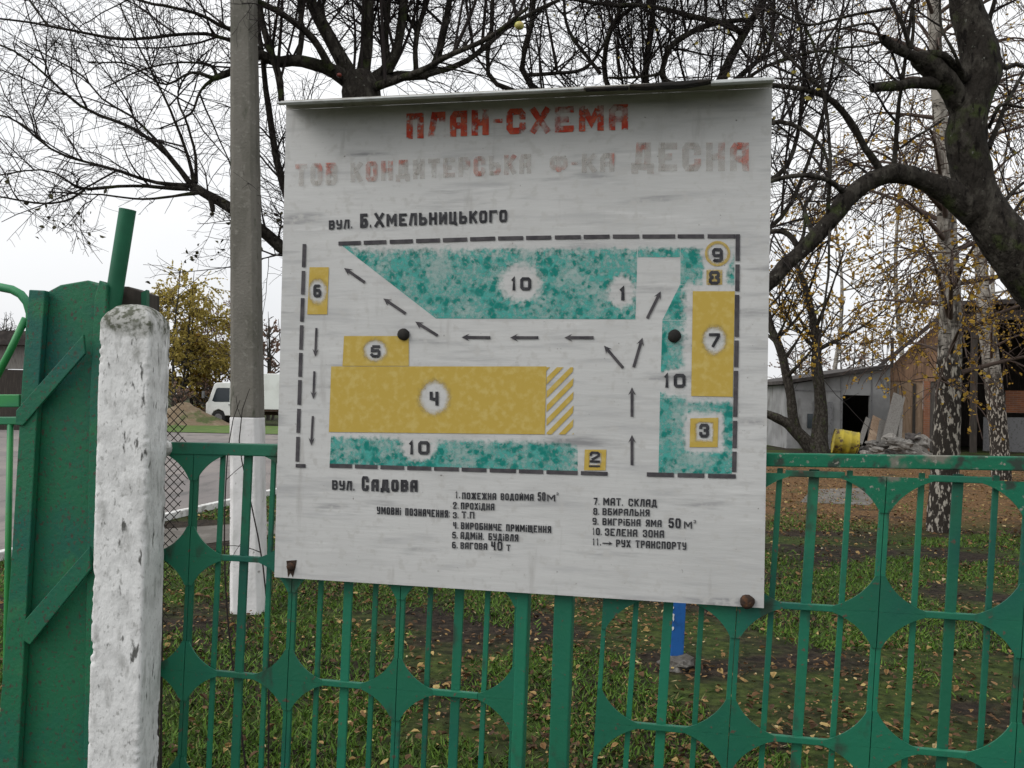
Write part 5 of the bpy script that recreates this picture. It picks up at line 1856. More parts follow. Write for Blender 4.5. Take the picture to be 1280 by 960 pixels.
LB = [
    limb([(1158, 80, 16, 4.6), (1135, 68, 13, 4.52), (1118, 58, 13, 4.48), (1104, 48, 11, 4.45)]),
    limb([(1172, 104, 17, 4.62), (1140, 104, 13, 4.55), (1115, 108, 13, 4.5), (1090, 110, 12, 4.46)]),
    limb([(1212, 104, 12, 4.66), (1196, 84, 11, 4.6), (1180, 70, 9, 4.55), (1162, 67, 9, 4.55)]),
    limb([(1104, 218, 10, 4.63), (1085, 190, 9, 4.6), (1068, 160, 8.5, 4.58), (1050, 136, 8, 4.56), (1030, 119, 7.5, 4.54), (1000, 112, 7, 4.5), (960, 106, 6, 4.45)]),
    limb([(1035, 120, 6, 4.54), (1010, 95, 4.6, 4.5), (985, 70, 4, 4.5), (962, 45, 3.4, 4.5), (940, 10, 3, 4.5)]),
    limb([(1116, 216, 7, 4.64), (1120, 165, 5.5, 4.6), (1126, 110, 5, 4.56), (1133, 60, 4.6, 4.55), (1141, 0, 4, 4.55), (1146, -50, 3, 4.55)]),
    limb([(1056, 242, 8, 4.6), (1036, 226, 6, 4.5), (1005, 219, 6, 4.45), (965, 226, 5, 4.4), (930, 240, 4, 4.4)]),
    limb([(1034, 280, 5, 4.58), (1038, 200, 4, 4.5), (1032, 130, 4, 4.5), (1024, 80, 4, 4.5), (1010, 40, 3, 4.5), (990, 0, 2.6, 4.5)]),
    limb([(1038, 276, 3.4, 4.58), (1037, 300, 3.4, 4.5), (1034, 350, 3, 4.5), (1028, 400, 2.4, 4.5), (1024, 440, 1.8, 4.5)]),
    limb([(1018, 296, 7, 4.57), (1005, 262, 5, 4.7), (1016, 240, 4, 4.8), (1030, 190, 3.2, 4.9), (1028, 150, 2.6, 4.9)]),
    limb([(1000, 314, 8, 4.56), (985, 292, 7, 4.6), (962, 290, 6, 4.6), (935, 300, 4, 4.6)]),
    limb([(985, 328, 6, 4.56), (1005, 290, 4, 4.65), (1000, 250, 3, 4.7), (975, 200, 2.6, 4.7)]),
    limb([(1138, 62, 6, 4.55), (1128, 30, 5, 4.5), (1115, 5, 4.4, 4.5), (1100, -40, 3, 4.5)]),
    limb([(1140, 62, 4.6, 4.55), (1142, 20, 4, 4.55), (1140, -40, 3, 4.55)]),
    limb([(1205, 92, 5, 4.6), (1190, 60, 4, 4.5), (1176, 30, 3.4, 4.5), (1174, -20, 2.6, 4.5)]),
    limb([(1112, 10, 4, 4.5), (1060, 20, 3.6, 4.4), (1010, 30, 3.2, 4.4), (960, 10, 2.6, 4.4)]),
    limb([(1105, 56, 3.6, 4.48), (1092, 32, 3.2, 4.45), (1068, 32, 3, 4.4), (1044, 42, 2.6, 4.4), (1040, 70, 2.2, 4.4)]),
    limb([(1128, 110, 3.4, 4.55), (1110, 55, 3, 4.5), (1085, 58, 2.8, 4.45), (1040, 62, 2.6, 4.4), (1012, 76, 2.2, 4.4)]),
    limb([(1124, 185, 3.6, 4.6), (1142, 172, 3.2, 4.55), (1165, 158, 2.8, 4.5), (1180, 148, 2.4, 4.5)]),
    limb([(1240, 70, 8, 4.7), (1256, 84, 6, 4.75), (1272, 80, 5, 4.8), (1300, 86, 4, 4.8), (1350, 80, 3, 4.8)]),
    limb([(1236, 185, 7, 4.7), (1258, 130, 5, 4.8), (1280, 90, 4, 4.9), (1320, 30, 3, 4.9)]),
    limb([(1246, 270, 6, 4.7), (1262, 244, 4.4, 4.8), (1282, 228, 3.6, 4.85), (1330, 205, 2.6, 4.9)]),
    limb([(1248, 280, 5, 4.7), (1265, 268, 4, 4.8), (1290, 240, 3, 4.9), (1340, 240, 2, 4.9)]),
    limb([(1236, 160, 5, 4.7), (1252, 132, 4, 4.6), (1284, 135, 3.4, 4.6), (1330, 120, 2.4, 4.6)]),
    limb([(1234, 30, 7, 4.7), (1244, 0, 5, 4.7), (1262, -60, 4, 4.7)]),
]
tw, P3, P4b = apple_twigs(LB, rng, 4.2, 9.0, 10.0, (0.25, 0.8), up=0.12, thin=0.5)
twb, P3b, P4bb = apple_twigs([trB2], rng, 2.2, 3.0, 6.0, (0.3, 0.8), up=0.3, thin=0.7)
Bt = build_tree('apple_tree', 'thick leaning apple tree at the right edge with a broken stub and an arching limb', 'tree', gB, [trB, trB2, trB3], LB, tw + twb, 'bare apple trees around the sign', sides=30)
tree_leaves('leaves', P4b, rng, 40, (0.02, 0.036), M['leaf_olive'], Bt)


# ---- birches on the right
def birch(px_path, D, label, seed, nlimb, leaf_n, base_px, wscale=1.0, zlo=1.7, leafw=None, rough_z=2.1):
    rng = np.random.default_rng(seed)
    g = ground_at(*base_px)
    D = g.y
    P, R = smooth_path([at(p[0], p[1], D) for p in px_path], [p[2] / 2 / F * D for p in px_path], 70)
    P[0, 2] = -0.1
    t = empty('birch_tree', label, 'tree', g, 'birch trees on the right')
    V, Fq = tubes(P[None], R[None], 16)
    V = bumpy(V, 0.012, 5.0)
    np_mesh('trunk', V, Fq, M['birch_mixed'], t, smooth=True)
    # limbs
    nl = nlimb
    ls = []
    for k in range(nl):
        f = 0.16 + 0.8 * (k + rng.random()) / nl
        i = int(f * 69)
        if P[i, 2] < zlo:
            continue
        a = rng.uniform(0, 2 * math.pi)
        d = Vector((math.cos(a), math.sin(a) * 0.8, rng.uniform(0.1, 0.7)))
        L = rng.uniform(1.2, 2.9) * (1.1 - 0.4 * f)
        p0 = Vector(P[i])
        p1 = p0 + d * L * 0.4
        p2 = p1 + Vector((d.x, d.y, d.z * 0.3)) * L * 0.35
        p3 = p2 + Vector((d.x, d.y, -0.5)) * L * 0.35
        ls.append(smooth_path([p0, p1, p2, p3], [min(0.035, R[i] * 0.35), 0.018, 0.011, 0.006], 16))
    P1, R1 = stack_limbs(ls)
    P2, R2 = spawn(P1, R1, 7.5, rng, (25, 65), (0.5, 1.7), 0.008, 0.0045, 9, 0.0, 0.3, 0.2, gravity=-0.9)
    P3_, R3_ = spawn(P2, R2, 7.0, rng, (20, 60), (0.25, 0.7), 0.0046, 0.0034, 6, 0.0, 0.3, 0.1, gravity=-0.7)
    V, Fq = merge_tubes([(P1, R1, 7), (P2, R2, 4), (P3_, R3_, 3)])
    np_mesh('branches', V, Fq, M['twig_far'], t, smooth=True)
    tree_leaves('leaves', P3_, rng, int(leaf_n * 4.6), (0.024, 0.062), M['leaf_yellow'], t, leafw)
    return t


birch([(1177, 664, 38), (1181, 600, 34), (1183, 545, 33), (1186, 470, 29), (1188, 400, 27), (1185, 320, 25), (1180, 220, 19), (1172, 100, 17), (1166, 0, 15), (1160, -120, 11), (1156, -220, 5)], 11, 'tall birch with fissured black and white foot, the thicker of the two birches', 31, 52, 2300, (1177, 664), leafw=lambda p: RNG.random(len(p)) < np.where(p[:, 2] < 3.8, 0.85, 0.25))
birch([(1252, 600, 24), (1248, 540, 22), (1241, 470, 21), (1232, 400, 19), (1226, 330, 15), (1221, 250, 12), (1214, 120, 10), (1210, 0, 8), (1208, -60, 4)], 18, 'slimmer birch farther back, in front of the dark carport', 32, 40, 1700, (1252, 600), zlo=2.4, leafw=lambda p: RNG.random(len(p)) < np.where(p[:, 2] < 6.0, 0.9, 0.3), rough_z=2.6)


# ---- small two-stemmed tree before the grey shed
rng = np.random.default_rng(41)
gT = ground_at(1022, 566)
DT = gT.y
st1 = smooth_path([gT + Vector((0, 0, -0.1)), at(1024, 545, DT), at(1026, 505, DT), at(1021, 460, DT), at(1020, 420, DT), at(1012, 380, DT), at(1004, 350, DT), at(990, 320, DT)], [0.42, 0.26, 0.2, 0.17, 0.15, 0.12, 0.09, 0.05], 30)
st2 = smooth_path([gT + Vector((-0.1, 0, 0.05)), at(1004, 548, DT), at(994, 535, DT), at(988, 495, DT), at(978, 445, DT), at(965, 412, DT), at(958, 380, DT)], [0.3, 0.22, 0.17, 0.15, 0.14, 0.11, 0.06], 30)
st3 = smooth_path([at(1000, 545, DT), at(985, 530, DT), at(965, 520, DT), at(945, 512, DT)], [0.2, 0.17, 0.14, 0.1], 16)
LT = []
for k in range(16):
    P, R = (st1, st2)[k % 2]
    i = rng.integers(12, 29)
    a = rng.uniform(0, 2 * math.pi)
    p0 = Vector(P[i])
    L = rng.uniform(1.5, 3.2)
    d = Vector((math.cos(a), math.sin(a), rng.uniform(0.5, 1.4))).normalized()
    LT.append(smooth_path([p0, p0 + d * L * .5, p0 + d * L + Vector((0, 0, .3))], [R[i] * .5, 0.035, 0.015], 16))
P1, R1 = stack_limbs(LT)
P2, R2 = spawn(P1, R1, 3.6, rng, (30, 70), (0.7, 1.8), 0.018, 0.010, 8, 0.15, 0.35)
P3, R3 = spawn(P2, R2, 4.5, rng, (30, 70), (0.4, 0.9), 0.010, 0.007, 6, 0.1, 0.35)
tt = build_tree('small_tree', 'small two-stemmed dark tree with a few yellow leaves before the grey shed', 'tree', gT, [st1, st2, st3], LT, [(P2, R2, 4), (P3, R3, 3)])
tree_leaves('leaves', np.concatenate([P3, P2[:, :6]]), rng, 1500, (0.07, 0.15), M['leaf_yellow'], tt)


def soft_tree(name, label, cat, base, height, spread, nst, seed, leaf_mat=None, leaf_n=0, leaf_size=(0.12, 0.25), twig='twig_far', trunk_r=0.12, bark='bark_grey', weep=0.0, twig_r=0.012, rate=(2.0, 3.0), group=None, low=0.15):
    rng = np.random.default_rng(seed)
    base = Vector(base)
    trs, ls = [], []
    for k in range(nst):
        a = rng.uniform(0, 2 * math.pi)
        o = Vector((math.cos(a), math.sin(a), 0)) * (spread * 0.12 if nst > 1 else 0)
        tip = base + Vector((math.cos(a) * spread * (0.3 if nst > 1 else 0.05), math.sin(a) * spread * (0.3 if nst > 1 else 0.05), height * rng.uniform(0.82, 1.0)))
        mid = (base + o + tip) / 2 + Vector((rng.normal(0, .03 * height), rng.normal(0, .03 * height), 0))
        P, R = smooth_path([base + o + Vector((0, 0, -0.1)), mid, tip], [trunk_r, trunk_r * .6, trunk_r * .15], 30)
        trs.append((P, R))
        nl = int(20 / nst) + 5
        for j in range(nl):
            f = low + (0.95 - low) * (j + rng.random()) / nl
            i = int(f * 29)
            b_ = rng.uniform(0, 2 * math.pi)
            L = spread * rng.uniform(0.5, 1.0) * math.sin(math.pi * min(0.97, 0.25 + f * 0.72)) ** 0.8
            d = Vector((math.cos(b_), math.sin(b_), rng.uniform(0.2, 0.9))).normalized()
            p0 = Vector(P[i])
            ls.append(smooth_path([p0, p0 + d * L * .5, p0 + d * L * .85 + Vector((0, 0, -weep * L * .2)), p0 + d * L + Vector((0, 0, -weep * L * .5))], [R[i] * .5 + .005, .03, .02, twig_r], 16))
    P1, R1 = stack_limbs(ls)
    P2, R2 = spawn(P1, R1, rate[0], rng, (25, 65), (0.2 * spread, 0.55 * spread), twig_r * 1.4, twig_r * .8, 7, 0.2 - weep * 0.3, 0.3, 0.15, gravity=-2.0 * weep)
    P3, R3 = spawn(P2, R2, rate[1], rng, (25, 65), (0.1 * spread, 0.32 * spread), twig_r * .8, twig_r * .6, 5, 0.1 - weep * 0.3, 0.3, 0.1, gravity=-2.0 * weep)
    t = build_tree(name, label, cat, base, trs, ls, [(P2, R2, 4), (P3, R3, 3)], group, bark, bark, twig, 10)
    if leaf_mat:
        tree_leaves('leaves', np.concatenate([P3, P2[:, :5]]), rng, leaf_n, leaf_size, M[leaf_mat], t)
    return t


def far(px, D):
    p = at(px, 500, D)
    return Vector((p.x, D, 0))


def hgt_at(py, px, D):
    return at(px, py, D).z


soft_tree('weeping_birch', 'olive-yellow weeping birch between the white post and the grey utility pole', 'tree', far(215, 52), hgt_at(322, 215, 52), 3.7, 4, 51, 'leaf_olive', 21000, (0.08, 0.17), weep=0.42, twig_r=0.010, trunk_r=0.10, rate=(5.0, 6.0))
soft_tree('yellow_tree', 'lower amber-leaved tree just right of the weeping birch', 'tree', far(248, 54), hgt_at(392, 248, 54), 2.4, 3, 52, 'leaf_yellow', 14000, (0.08, 0.17), weep=0.35, twig_r=0.010, trunk_r=0.08, rate=(4.0, 5.0))
soft_tree('bare_tree', 'reddish-brown leafless tree immediately left of the grey utility pole', 'tree', far(276, 57), hgt_at(372, 276, 57), 3.0, 5, 53, 'leaf_russet', 5500, (0.07, 0.15), trunk_r=0.09, twig_r=0.010, rate=(4.0, 5.0), group='far bare trees beyond the street')
soft_tree('bare_tree', 'pinkish leafless tree between the utility pole and the sign, above the white truck', 'tree', far(338, 55), hgt_at(385, 338, 55), 2.8, 4, 54, 'leaf_russet', 3500, (0.10, 0.2), trunk_r=0.09, twig_r=0.013, group='far bare trees beyond the street')
soft_tree('bare_tree', 'dark leafless tree top above the dark roof at the left edge', 'tree', far(4, 60), hgt_at(388, 4, 60), 3.0, 4, 55, None, 0, twig='twig', trunk_r=0.10, twig_r=0.014, group='far bare trees beyond the street')
for i, (px, D, py, sp, lab) in enumerate(((1005, 62, 405, 3.0, 'far bare tree with pinkish twigs beyond the left end of the grey shed roof'), (1062, 66, 402, 2.8, 'far bare tree with pinkish twigs rising above the middle of the grey shed roof'), (1096, 75, 396, 2.6, 'far pinkish poplar rising just left of the brick gable'), (1140, 48, 110, 3.4, 'tall pale bare tree behind the brick building, between the arching limb and the leaning trunk'), (1262, 44, 60, 3.6, 'tall pale bare tree behind the carport roof, right of the leaning trunk'), (1030, 52, 190, 3.4, 'tall bare tree behind the grey shed, seen under the arching limb'))):
    soft_tree('bare_tree', lab, 'tree', far(px, D), hgt_at(py, px, D), sp, 1 if py < 200 else 3, 60 + i, 'leaf_yellow' if py < 200 else 'leaf_russet', 2200 if py < 200 else 2200, (0.07, 0.15), trunk_r=0.16 if py < 200 else .1, twig_r=0.012, bark='birch' if py < 200 else 'bark_grey', group='far bare trees behind the sheds', low=0.25, rate=(1.6, 2.6))
# low scrub beyond the grass strip on the left
for i, (px, D, py, sp, lab) in enumerate(((222, 45, 482, 1.1, 'low brown scrub bush behind the soil heap, next to the white post'), (262, 52, 470, 1.4, 'low brown scrub bush behind the front of the white truck'))):
    soft_tree('scrub_bush', lab, 'bush', far(px, D), hgt_at(py, px, D), sp, 5, 70 + i, 'leaf_russet', 700, (0.06, 0.14), trunk_r=0.03, twig_r=0.010, group='scrub bushes beyond the street')

# ================================================================== SHEDS ON THE RIGHT
DW = 32.5
pts_top = [(975, 482), (1112, 459)]


def wp(px, py, D=DW):
    return at(px, py, D)


x0, x1 = wp(984, 500).x, wp(1112.5, 500).x
zt0, zt1 = wp(984, 481).z, wp(1112, 460).z
shed = empty('grey_shed', 'long low grey panelled shed with a dark doorway behind the yellow barrel', 'shed', ((x0 + x1) / 2, DW, 0))


def wall_with_holes(name, mat, parent, xs, zfun, holes, y, th):
    """front wall made of columns of slabs around rectangular openings; x positions sorted"""
    mb = MB()
    edges = sorted(set([xs[0], xs[1]] + [h[0] for h in holes] + [h[1] for h in holes]))
    for a, b in zip(edges[:-1], edges[1:]):
        hs = [h for h in holes if h[0] <= a + 1e-6 and h[1] >= b - 1e-6]
        za, zb = zfun(a), zfun(b)
        if hs:
            h = hs[0]
            if h[2] > 0.01:
                mb.box(((a + b) / 2, y + th / 2, h[2] / 2), (b - a, th, h[2]))
            lo = h[3]
        else:
            lo = -0.1
        mb.prism([Vector((a, y, lo)), Vector((b, y, lo)), Vector((b, y, zb)), Vector((a, y, za))], [Vector((a, y + th, lo)), Vector((b, y + th, lo)), Vector((b, y + th, zb)), Vector((a, y + th, za))])
    return mb.build(name, mat, parent)


zf = lambda xx: zt0 + (zt1 - zt0) * (xx - x0) / (x1 - x0)
dr = [wp(1053.5, 500).x, wp(1087.5, 500).x, 0.0, wp(1070, 494).z]
wall_with_holes('front_wall', M['grey_wall'], shed, (x0, x1), zf, [dr], DW, 0.15)
mb = MB()
mb.box((x0 + 0.08, DW + 3.2, zt0 / 2), (0.14, 6.0, zt0))
mb.build('side_wall', M['grey_wall'], shed)
mb = MB()
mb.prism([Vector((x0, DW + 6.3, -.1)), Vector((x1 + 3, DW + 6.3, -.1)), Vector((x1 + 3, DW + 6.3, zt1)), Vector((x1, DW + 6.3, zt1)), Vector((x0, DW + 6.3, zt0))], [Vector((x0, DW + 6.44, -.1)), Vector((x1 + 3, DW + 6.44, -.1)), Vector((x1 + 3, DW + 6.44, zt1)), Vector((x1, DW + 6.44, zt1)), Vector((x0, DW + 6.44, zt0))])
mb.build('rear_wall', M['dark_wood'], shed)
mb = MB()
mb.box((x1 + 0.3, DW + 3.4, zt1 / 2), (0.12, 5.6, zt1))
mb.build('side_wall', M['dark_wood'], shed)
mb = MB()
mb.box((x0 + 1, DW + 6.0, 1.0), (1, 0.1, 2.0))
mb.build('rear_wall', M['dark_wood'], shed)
mb = MB()
mb.prism([Vector((x0 - 0.25, DW - 0.25, zt0 + 0.01)), Vector((x1, DW - 0.25, zt1 + 0.01)), Vector((x1, DW - 0.25, zt1 + 0.13)), Vector((x0 - 0.25, DW - 0.25, zt0 + 0.13))],
         [Vector((x0 - 0.25, DW + 6.5, zt0 + 0.01)), Vector((x1, DW + 6.5, zt1 + 0.01)), Vector((x1, DW + 6.5, zt1 + 0.13)), Vector((x0 - 0.25, DW + 6.5, zt0 + 0.13))])
mb.build('roof', M['tar_roof'], shed)
# panel battens
mb = MB()
for px in (1019, 1051.5, 1089.5):
    c = wp(px, 500)
    mb.box((c.x, DW - 0.012, zf(c.x) / 2), (0.05, 0.024, zf(c.x) - 0.02))
for py_a in (488,):
    c = wp(1000, py_a).z
    mb.box(((x0 + dr[0]) / 2, DW - 0.010, c), (dr[0] - x0 - 0.1, 0.02, 0.05))
mb.build('batten', M['steel_grey'], shed)
d0, d1 = wp(1016.5, 500).x, wp(1040, 500).x
mb = MB()
zd = wp(1028, 502).z
mb.box(((d0 + d1) / 2, DW - 0.035, zd / 2), (d1 - d0, 0.06, zd))
dd = mb.build('door', M['steel_grey'], shed)
mb = MB()
mb.box((d0 + 0.1, DW - 0.09, 1.0), (0.04, 0.05, 0.14))
mb.build('handle', M['rust'], dd)
mb = MB()
c0, c1 = wp(1009, 517), wp(1015.5, 535)
mb.box(((c0.x + c1.x) / 2, DW - 0.02, (c0.z + c1.z) / 2), (c1.x - c0.x, 0.035, c0.z - c1.z))
mb.build('window', M['glass_dark'], shed)

# brick building with gable and open carport bay
DK = 32.3
k = lambda px, py: at(px, py, DK)
brickb = empty('brick_building', 'old building with tan gable, orange brick piers and a dark open carport bay', 'building', (k(1180, 500).x, DK, 0))
xa, xb, xc, xd = k(1113, 500).x, k(1170, 500).x, k(1181, 500).x, k(1400, 500).x
zA, zB, zR = k(1113, 461).z, k(1175, 402).z, k(1240, 380).z


def slab(poly, y0, y1, name, mat, parent):
    mb = MB()
    mb.prism([Vector((x, y0, z)) for x, z in poly], [Vector((x, y1, z)) for x, z in poly])
    return mb.build(name, mat, parent)


zmid = k(1130, 476).z
slab([(xa, -0.1), (k(1156, 500).x, -0.1), (k(1156, 500).x, zmid), (xa, zmid)], DK + 0.06, DK + 0.25, 'wall', M['tan_brick'], brickb)
slab([(xa, zmid + 0.004), (xc, zmid + 0.004), (xc, k(1181, 397).z), (k(1175, 403).x, zB), (xa, zA)], DK + 0.02, DK + 0.2, 'gable_boarding', M['gable'], brickb)
for p0, p1 in ((1156.5, 1164), (1171, 1180.5)):
    slab([(k(p0, 500).x, -0.1), (k(p1, 500).x, -0.1), (k(p1, 500).x, zmid + 0.0), (k(p0, 500).x, zmid + 0.0)], DK - 0.08, DK + 0.25, 'pier', M['brick'], brickb)
slab([(k(1164.3, 500).x, -0.1), (k(1170.7, 500).x, -0.1), (k(1170.7, 500).x, zmid), (k(1164.3, 500).x, zmid)], DK + 0.10, DK + 0.25, 'boarded_opening', M['grey_wood'], brickb)
slab([(k(1126, 500).x, 0), (k(1128, 500).x, 0), (k(1128, 500).x, zmid - 0.2), (k(1126, 500).x, zmid - 0.2)], DK + 0.0, DK + 0.055, 'frame_post', M['grey_wood'], brickb)
slab([(k(1144, 500).x, 0), (k(1147.5, 500).x, 0), (k(1147.5, 500).x, k(1145, 479).z), (k(1144, 500).x, k(1145, 479).z)], DK + 0.0, DK + 0.055, 'frame_post', M['dark_wood'], brickb)
# sloping coping over the gable, flat roof behind it, carport roof
mb = MB()
poly = [(xa - 0.3, zA + 0.0), (k(1175, 402).x, zB + 0.05), (k(1193, 384).x, k(1193, 384).z), (k(1193, 384).x, k(1193, 384).z + 0.16), (k(1174, 398).x, zB + 0.2), (xa - 0.3, zA + 0.14)]
mb.prism([Vector((x, DK - 0.35, z)) for x, z in poly], [Vector((x, DK + 0.28, z)) for x, z in poly])
mb.build('gable_coping', M['tar_roof'], brickb)
mb = MB()
mb.box(((xa + xc) / 2, DK + 3.6, zA + 0.05), (xc - xa - 0.02, 6.6, 0.12))
mb.build('roof', M['tar_roof'], brickb)
mb = MB()
poly = [(k(1193, 384).x + 0.005, k(1193, 384).z), (xd, zR), (xd, zR + 0.16), (k(1193, 384).x + 0.005, k(1193, 384).z + 0.16)]
mb.prism([Vector((x, DK - 0.45, z)) for x, z in poly], [Vector((x, DK + 7, z)) for x, z in poly])
mb.build('roof', M['tar_roof'], brickb)
# deep bay: beam, rear wall, side walls, posts
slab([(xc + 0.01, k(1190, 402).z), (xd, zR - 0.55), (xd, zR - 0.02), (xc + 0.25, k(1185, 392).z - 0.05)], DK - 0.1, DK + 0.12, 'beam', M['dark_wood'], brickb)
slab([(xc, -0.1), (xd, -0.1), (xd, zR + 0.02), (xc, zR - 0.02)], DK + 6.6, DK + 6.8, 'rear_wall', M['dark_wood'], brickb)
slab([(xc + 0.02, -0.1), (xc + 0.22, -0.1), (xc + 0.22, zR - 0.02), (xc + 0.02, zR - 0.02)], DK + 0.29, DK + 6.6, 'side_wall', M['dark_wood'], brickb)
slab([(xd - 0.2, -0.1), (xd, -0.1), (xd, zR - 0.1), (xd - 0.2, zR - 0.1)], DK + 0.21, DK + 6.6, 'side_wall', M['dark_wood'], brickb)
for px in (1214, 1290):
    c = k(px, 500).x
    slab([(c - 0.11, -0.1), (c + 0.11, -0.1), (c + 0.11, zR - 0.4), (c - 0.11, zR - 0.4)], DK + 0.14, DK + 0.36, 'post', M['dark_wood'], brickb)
slab([(k(1232, 500).x, 0), (k(1380, 500).x, 0), (k(1380, 500).x, k(1250, 520).z), (k(1232, 500).x, k(1240, 522).z)], DK + 2.0, DK + 2.12, 'low_partition', M['steel_grey'], brickb)
slab([(k(1260, 500).x, k(1262, 516).z), (k(1330, 500).x, k(1262, 516).z), (k(1330, 500).x, k(1262, 487).z), (k(1260, 500).x, k(1262, 487).z)], DK + 2.6, DK + 2.8, 'brick_infill', M['brick'], brickb)
mb = MB()
c = k(1110, 500)
mb.box((c.x + 0.3, DK + 1.5, k(1110, 418).z / 2 + 0.5), (0.12, 0.12, k(1110, 418).z - 0.9))
mb.build('vent_pipe', M['tar_roof'], brickb)
brickb.rotation_euler = (0, 0, math.radians(-21))

# low far wall and frame at the end of the yard
t = empty('yard_fence', 'low grey board fence at the end of the yard, left of the shed', 'fence', far(975, 44))
slab([(at(935, 500, 44).x, -0.1), (at(990, 500, 44).x, -0.1), (at(990, 500, 44).x, at(980, 496, 44).z), (at(935, 500, 44).x, at(965, 494, 44).z)], 44, 44.1, 'boards', M['grey_wood'], t)
t = empty('iron_frame', 'dark upright iron frame standing in the yard between the sign and the grey shed', 'frame', far(974, 36))
mb = MB()
for px in (966, 983):
    c = at(px, 500, 36)
    mb.box((c.x, 36, at(px, 507, 36).z / 2), (0.08, 0.08, at(px, 507, 36).z))
mb.build('upright', M['rust'], t)
mb = MB()
a, b = at(964.6, 507, 36), at(984.6, 507.4, 36)
mb.bar(a + Vector((0, 0, .042)), b + Vector((0, 0, .042)), 0.08, 0.08)
mb.build('crossbar', M['rust'], t)

# yellow barrel lying tilted
DBr = 26.8
c0 = at(1043.5, 552, DBr)
br = empty('yellow_barrel', 'battered yellow steel barrel lying tilted by the rubble heap', 'barrel', Vector((at(1057, 552, DBr).x, DBr, 0)))
a, b = at(1041.5, 551, DBr), at(1072, 556, DBr - 0.15)
a.z = max(a.z, 0.41)
b.z = max(b.z, 0.36)
mb = MB()
rb = 0.37
ts = [0, .03, .05, .31, .335, .36, .63, .655, .68, .95, .97, 1.0]
rs = [.97, 1.0, .965, .965, 1.0, .965, .965, 1.0, .965, .965, 1.0, .97]
pts, rads = [a + (b - a) * t_ for t_ in ts], [rb * q for q in rs]
mb.tube(pts, rads, 26, cap=False)
mb.V = [tuple(Vector(v) + Vector(noise.noise_vector(Vector(v) * 2.2)) * 0.035) for v in mb.V]
mb.build('shell', M['barrel_yellow'], br, smooth=True)
mb = MB()
ax = (b - a).normalized()
mb.tube([a + ax * 0.02, a + ax * 0.05], [rb * .93, rb * .93], 26)
mb.build('lid', M['barrel_yellow'], br)
mb = MB()
mb.tube([b - ax * 0.05, b - ax * 0.02], [rb * .92, rb * .92], 26)
mb.build('open_end', M['rust'], br)

# rubble: separate stones, boards and scrap
rr_ = random.Random(9)
for i, (px, py, r_, sq) in enumerate(((1112, 548, .30, .7), (1121, 553, .34, .6), (1131, 556, .30, .7), (1140, 551, .30, .6), (1090, 555, .24, .7), (1097, 562, .26, .5), (1082, 566, .22, .5), (1112, 564, .28, .5), (1127, 565, .30, .5), (1145, 562, .34, .6), (1150, 553, .36, .9), (1106, 556, .26, .6), (1118, 560, .22, .5), (1136, 563, .24, .5))):
    D = 26.0 + rr_.uniform(-0.8, 0.8)
    c = at(px, py, D)
    c.z = max(c.z, 0.08)
    t = MB()
    rock(t, c, r_ * 0.66, i + 2, sq, rr_.uniform(.9, 1.4))
    places = ('topmost pale stone at the left of the rubble heap', 'pale flat stone right of the topmost one on the rubble heap', 'rounded stone in the middle of the rubble heap', 'upper right stone of the rubble heap', 'stone beside the mouth of the yellow barrel', 'low flat stone in front of the yellow barrel mouth',
              'leftmost small stone at the foot of the yellow barrel', 'low flat stone at the front centre of the rubble heap', 'front stone right of centre at the foot of the rubble heap', 'rightmost front stone of the rubble heap', 'big upright stone at the right end of the rubble heap', 'stone between barrel mouth and heap top', 'small stone tucked in the middle front of the rubble heap', 'small stone at the right front of the rubble heap')
    o = t.build('rubble_stone', M['stone'], None, smooth=False, loc=c)
    tag(o, places[i], 'stone', 'broken stones of the rubble heap')
for i, (pa_, pb_, wx, mt, lab) in enumerate((((1075, 545), (1085, 523), .16, 'grey_wood', 'short grey plank leaning beside the dark shed doorway'), ((1108, 550), (1124, 494), .42, 'grey_wood', 'wide grey board leaning against the tan wall'), ((1098, 552), (1103, 525), .22, 'grey_wood', 'grey plank leaning left of the wide grey board'), ((1124, 556), (1127, 498), .12, 'grey_wood', 'narrow pale plank standing right of the wide grey board'),
                                           ((1088, 552), (1096, 522), .3, 'tan_brick', 'tan board propped up behind the barrel mouth'), ((1070, 560), (1060, 562), .1, 'grey_wood', 'plank end lying under the yellow barrel'))):
    a, b = at(pa_[0], pa_[1], 30.6), at(pb_[0], pb_[1], 32.0)
    a.z = max(0.03, a.z - 0.25)
    t = MB()
    t.bar(a, b, wx, 0.05, up=(0, -1, 0.3))
    o = t.build('plank', M[mt], None, loc=a)
    tag(o, lab, 'plank', 'planks leaning at the sheds')
mb = MB()
vs, fs = [], []
hcx = (at(1078, 560, 26.3).x + at(1156, 560, 26.3).x) / 2
hwx = (at(1156, 560, 26.3).x - at(1078, 560, 26.3).x) / 2 + 0.25
for j in range(19):
    for i in range(37):
        u_, v_ = -1 + 2 * i / 36, -1 + 2 * j / 18
        e_ = max(0.0, 1 - u_ ** 4) * max(0.0, 1 - v_ ** 2)
        x_, y_ = hcx + hwx * u_, 26.5 + 1.5 * v_
        z = -0.06 + e_ * (0.44 + 0.16 * noise.noise(Vector((x_ * 1.5, y_ * 1.5, 3))) + 0.17 * noise.noise(Vector((x_ * 5, y_ * 5, 8))) + 0.10 * u_)
        vs.append((x_, y_, z))
for j in range(18):
    for i in range(36):
        fs.append([j * 37 + i, j * 37 + i + 1, (j + 1) * 37 + i + 1, (j + 1) * 37 + i])
mb.add(vs, fs)
tag(mb.build('rubble_heap', M['stone_dark'], None, loc=(hcx, 26.5, 0)), 'low grey heap of broken rubble between the yellow barrel and the birch', 'rubble heap')
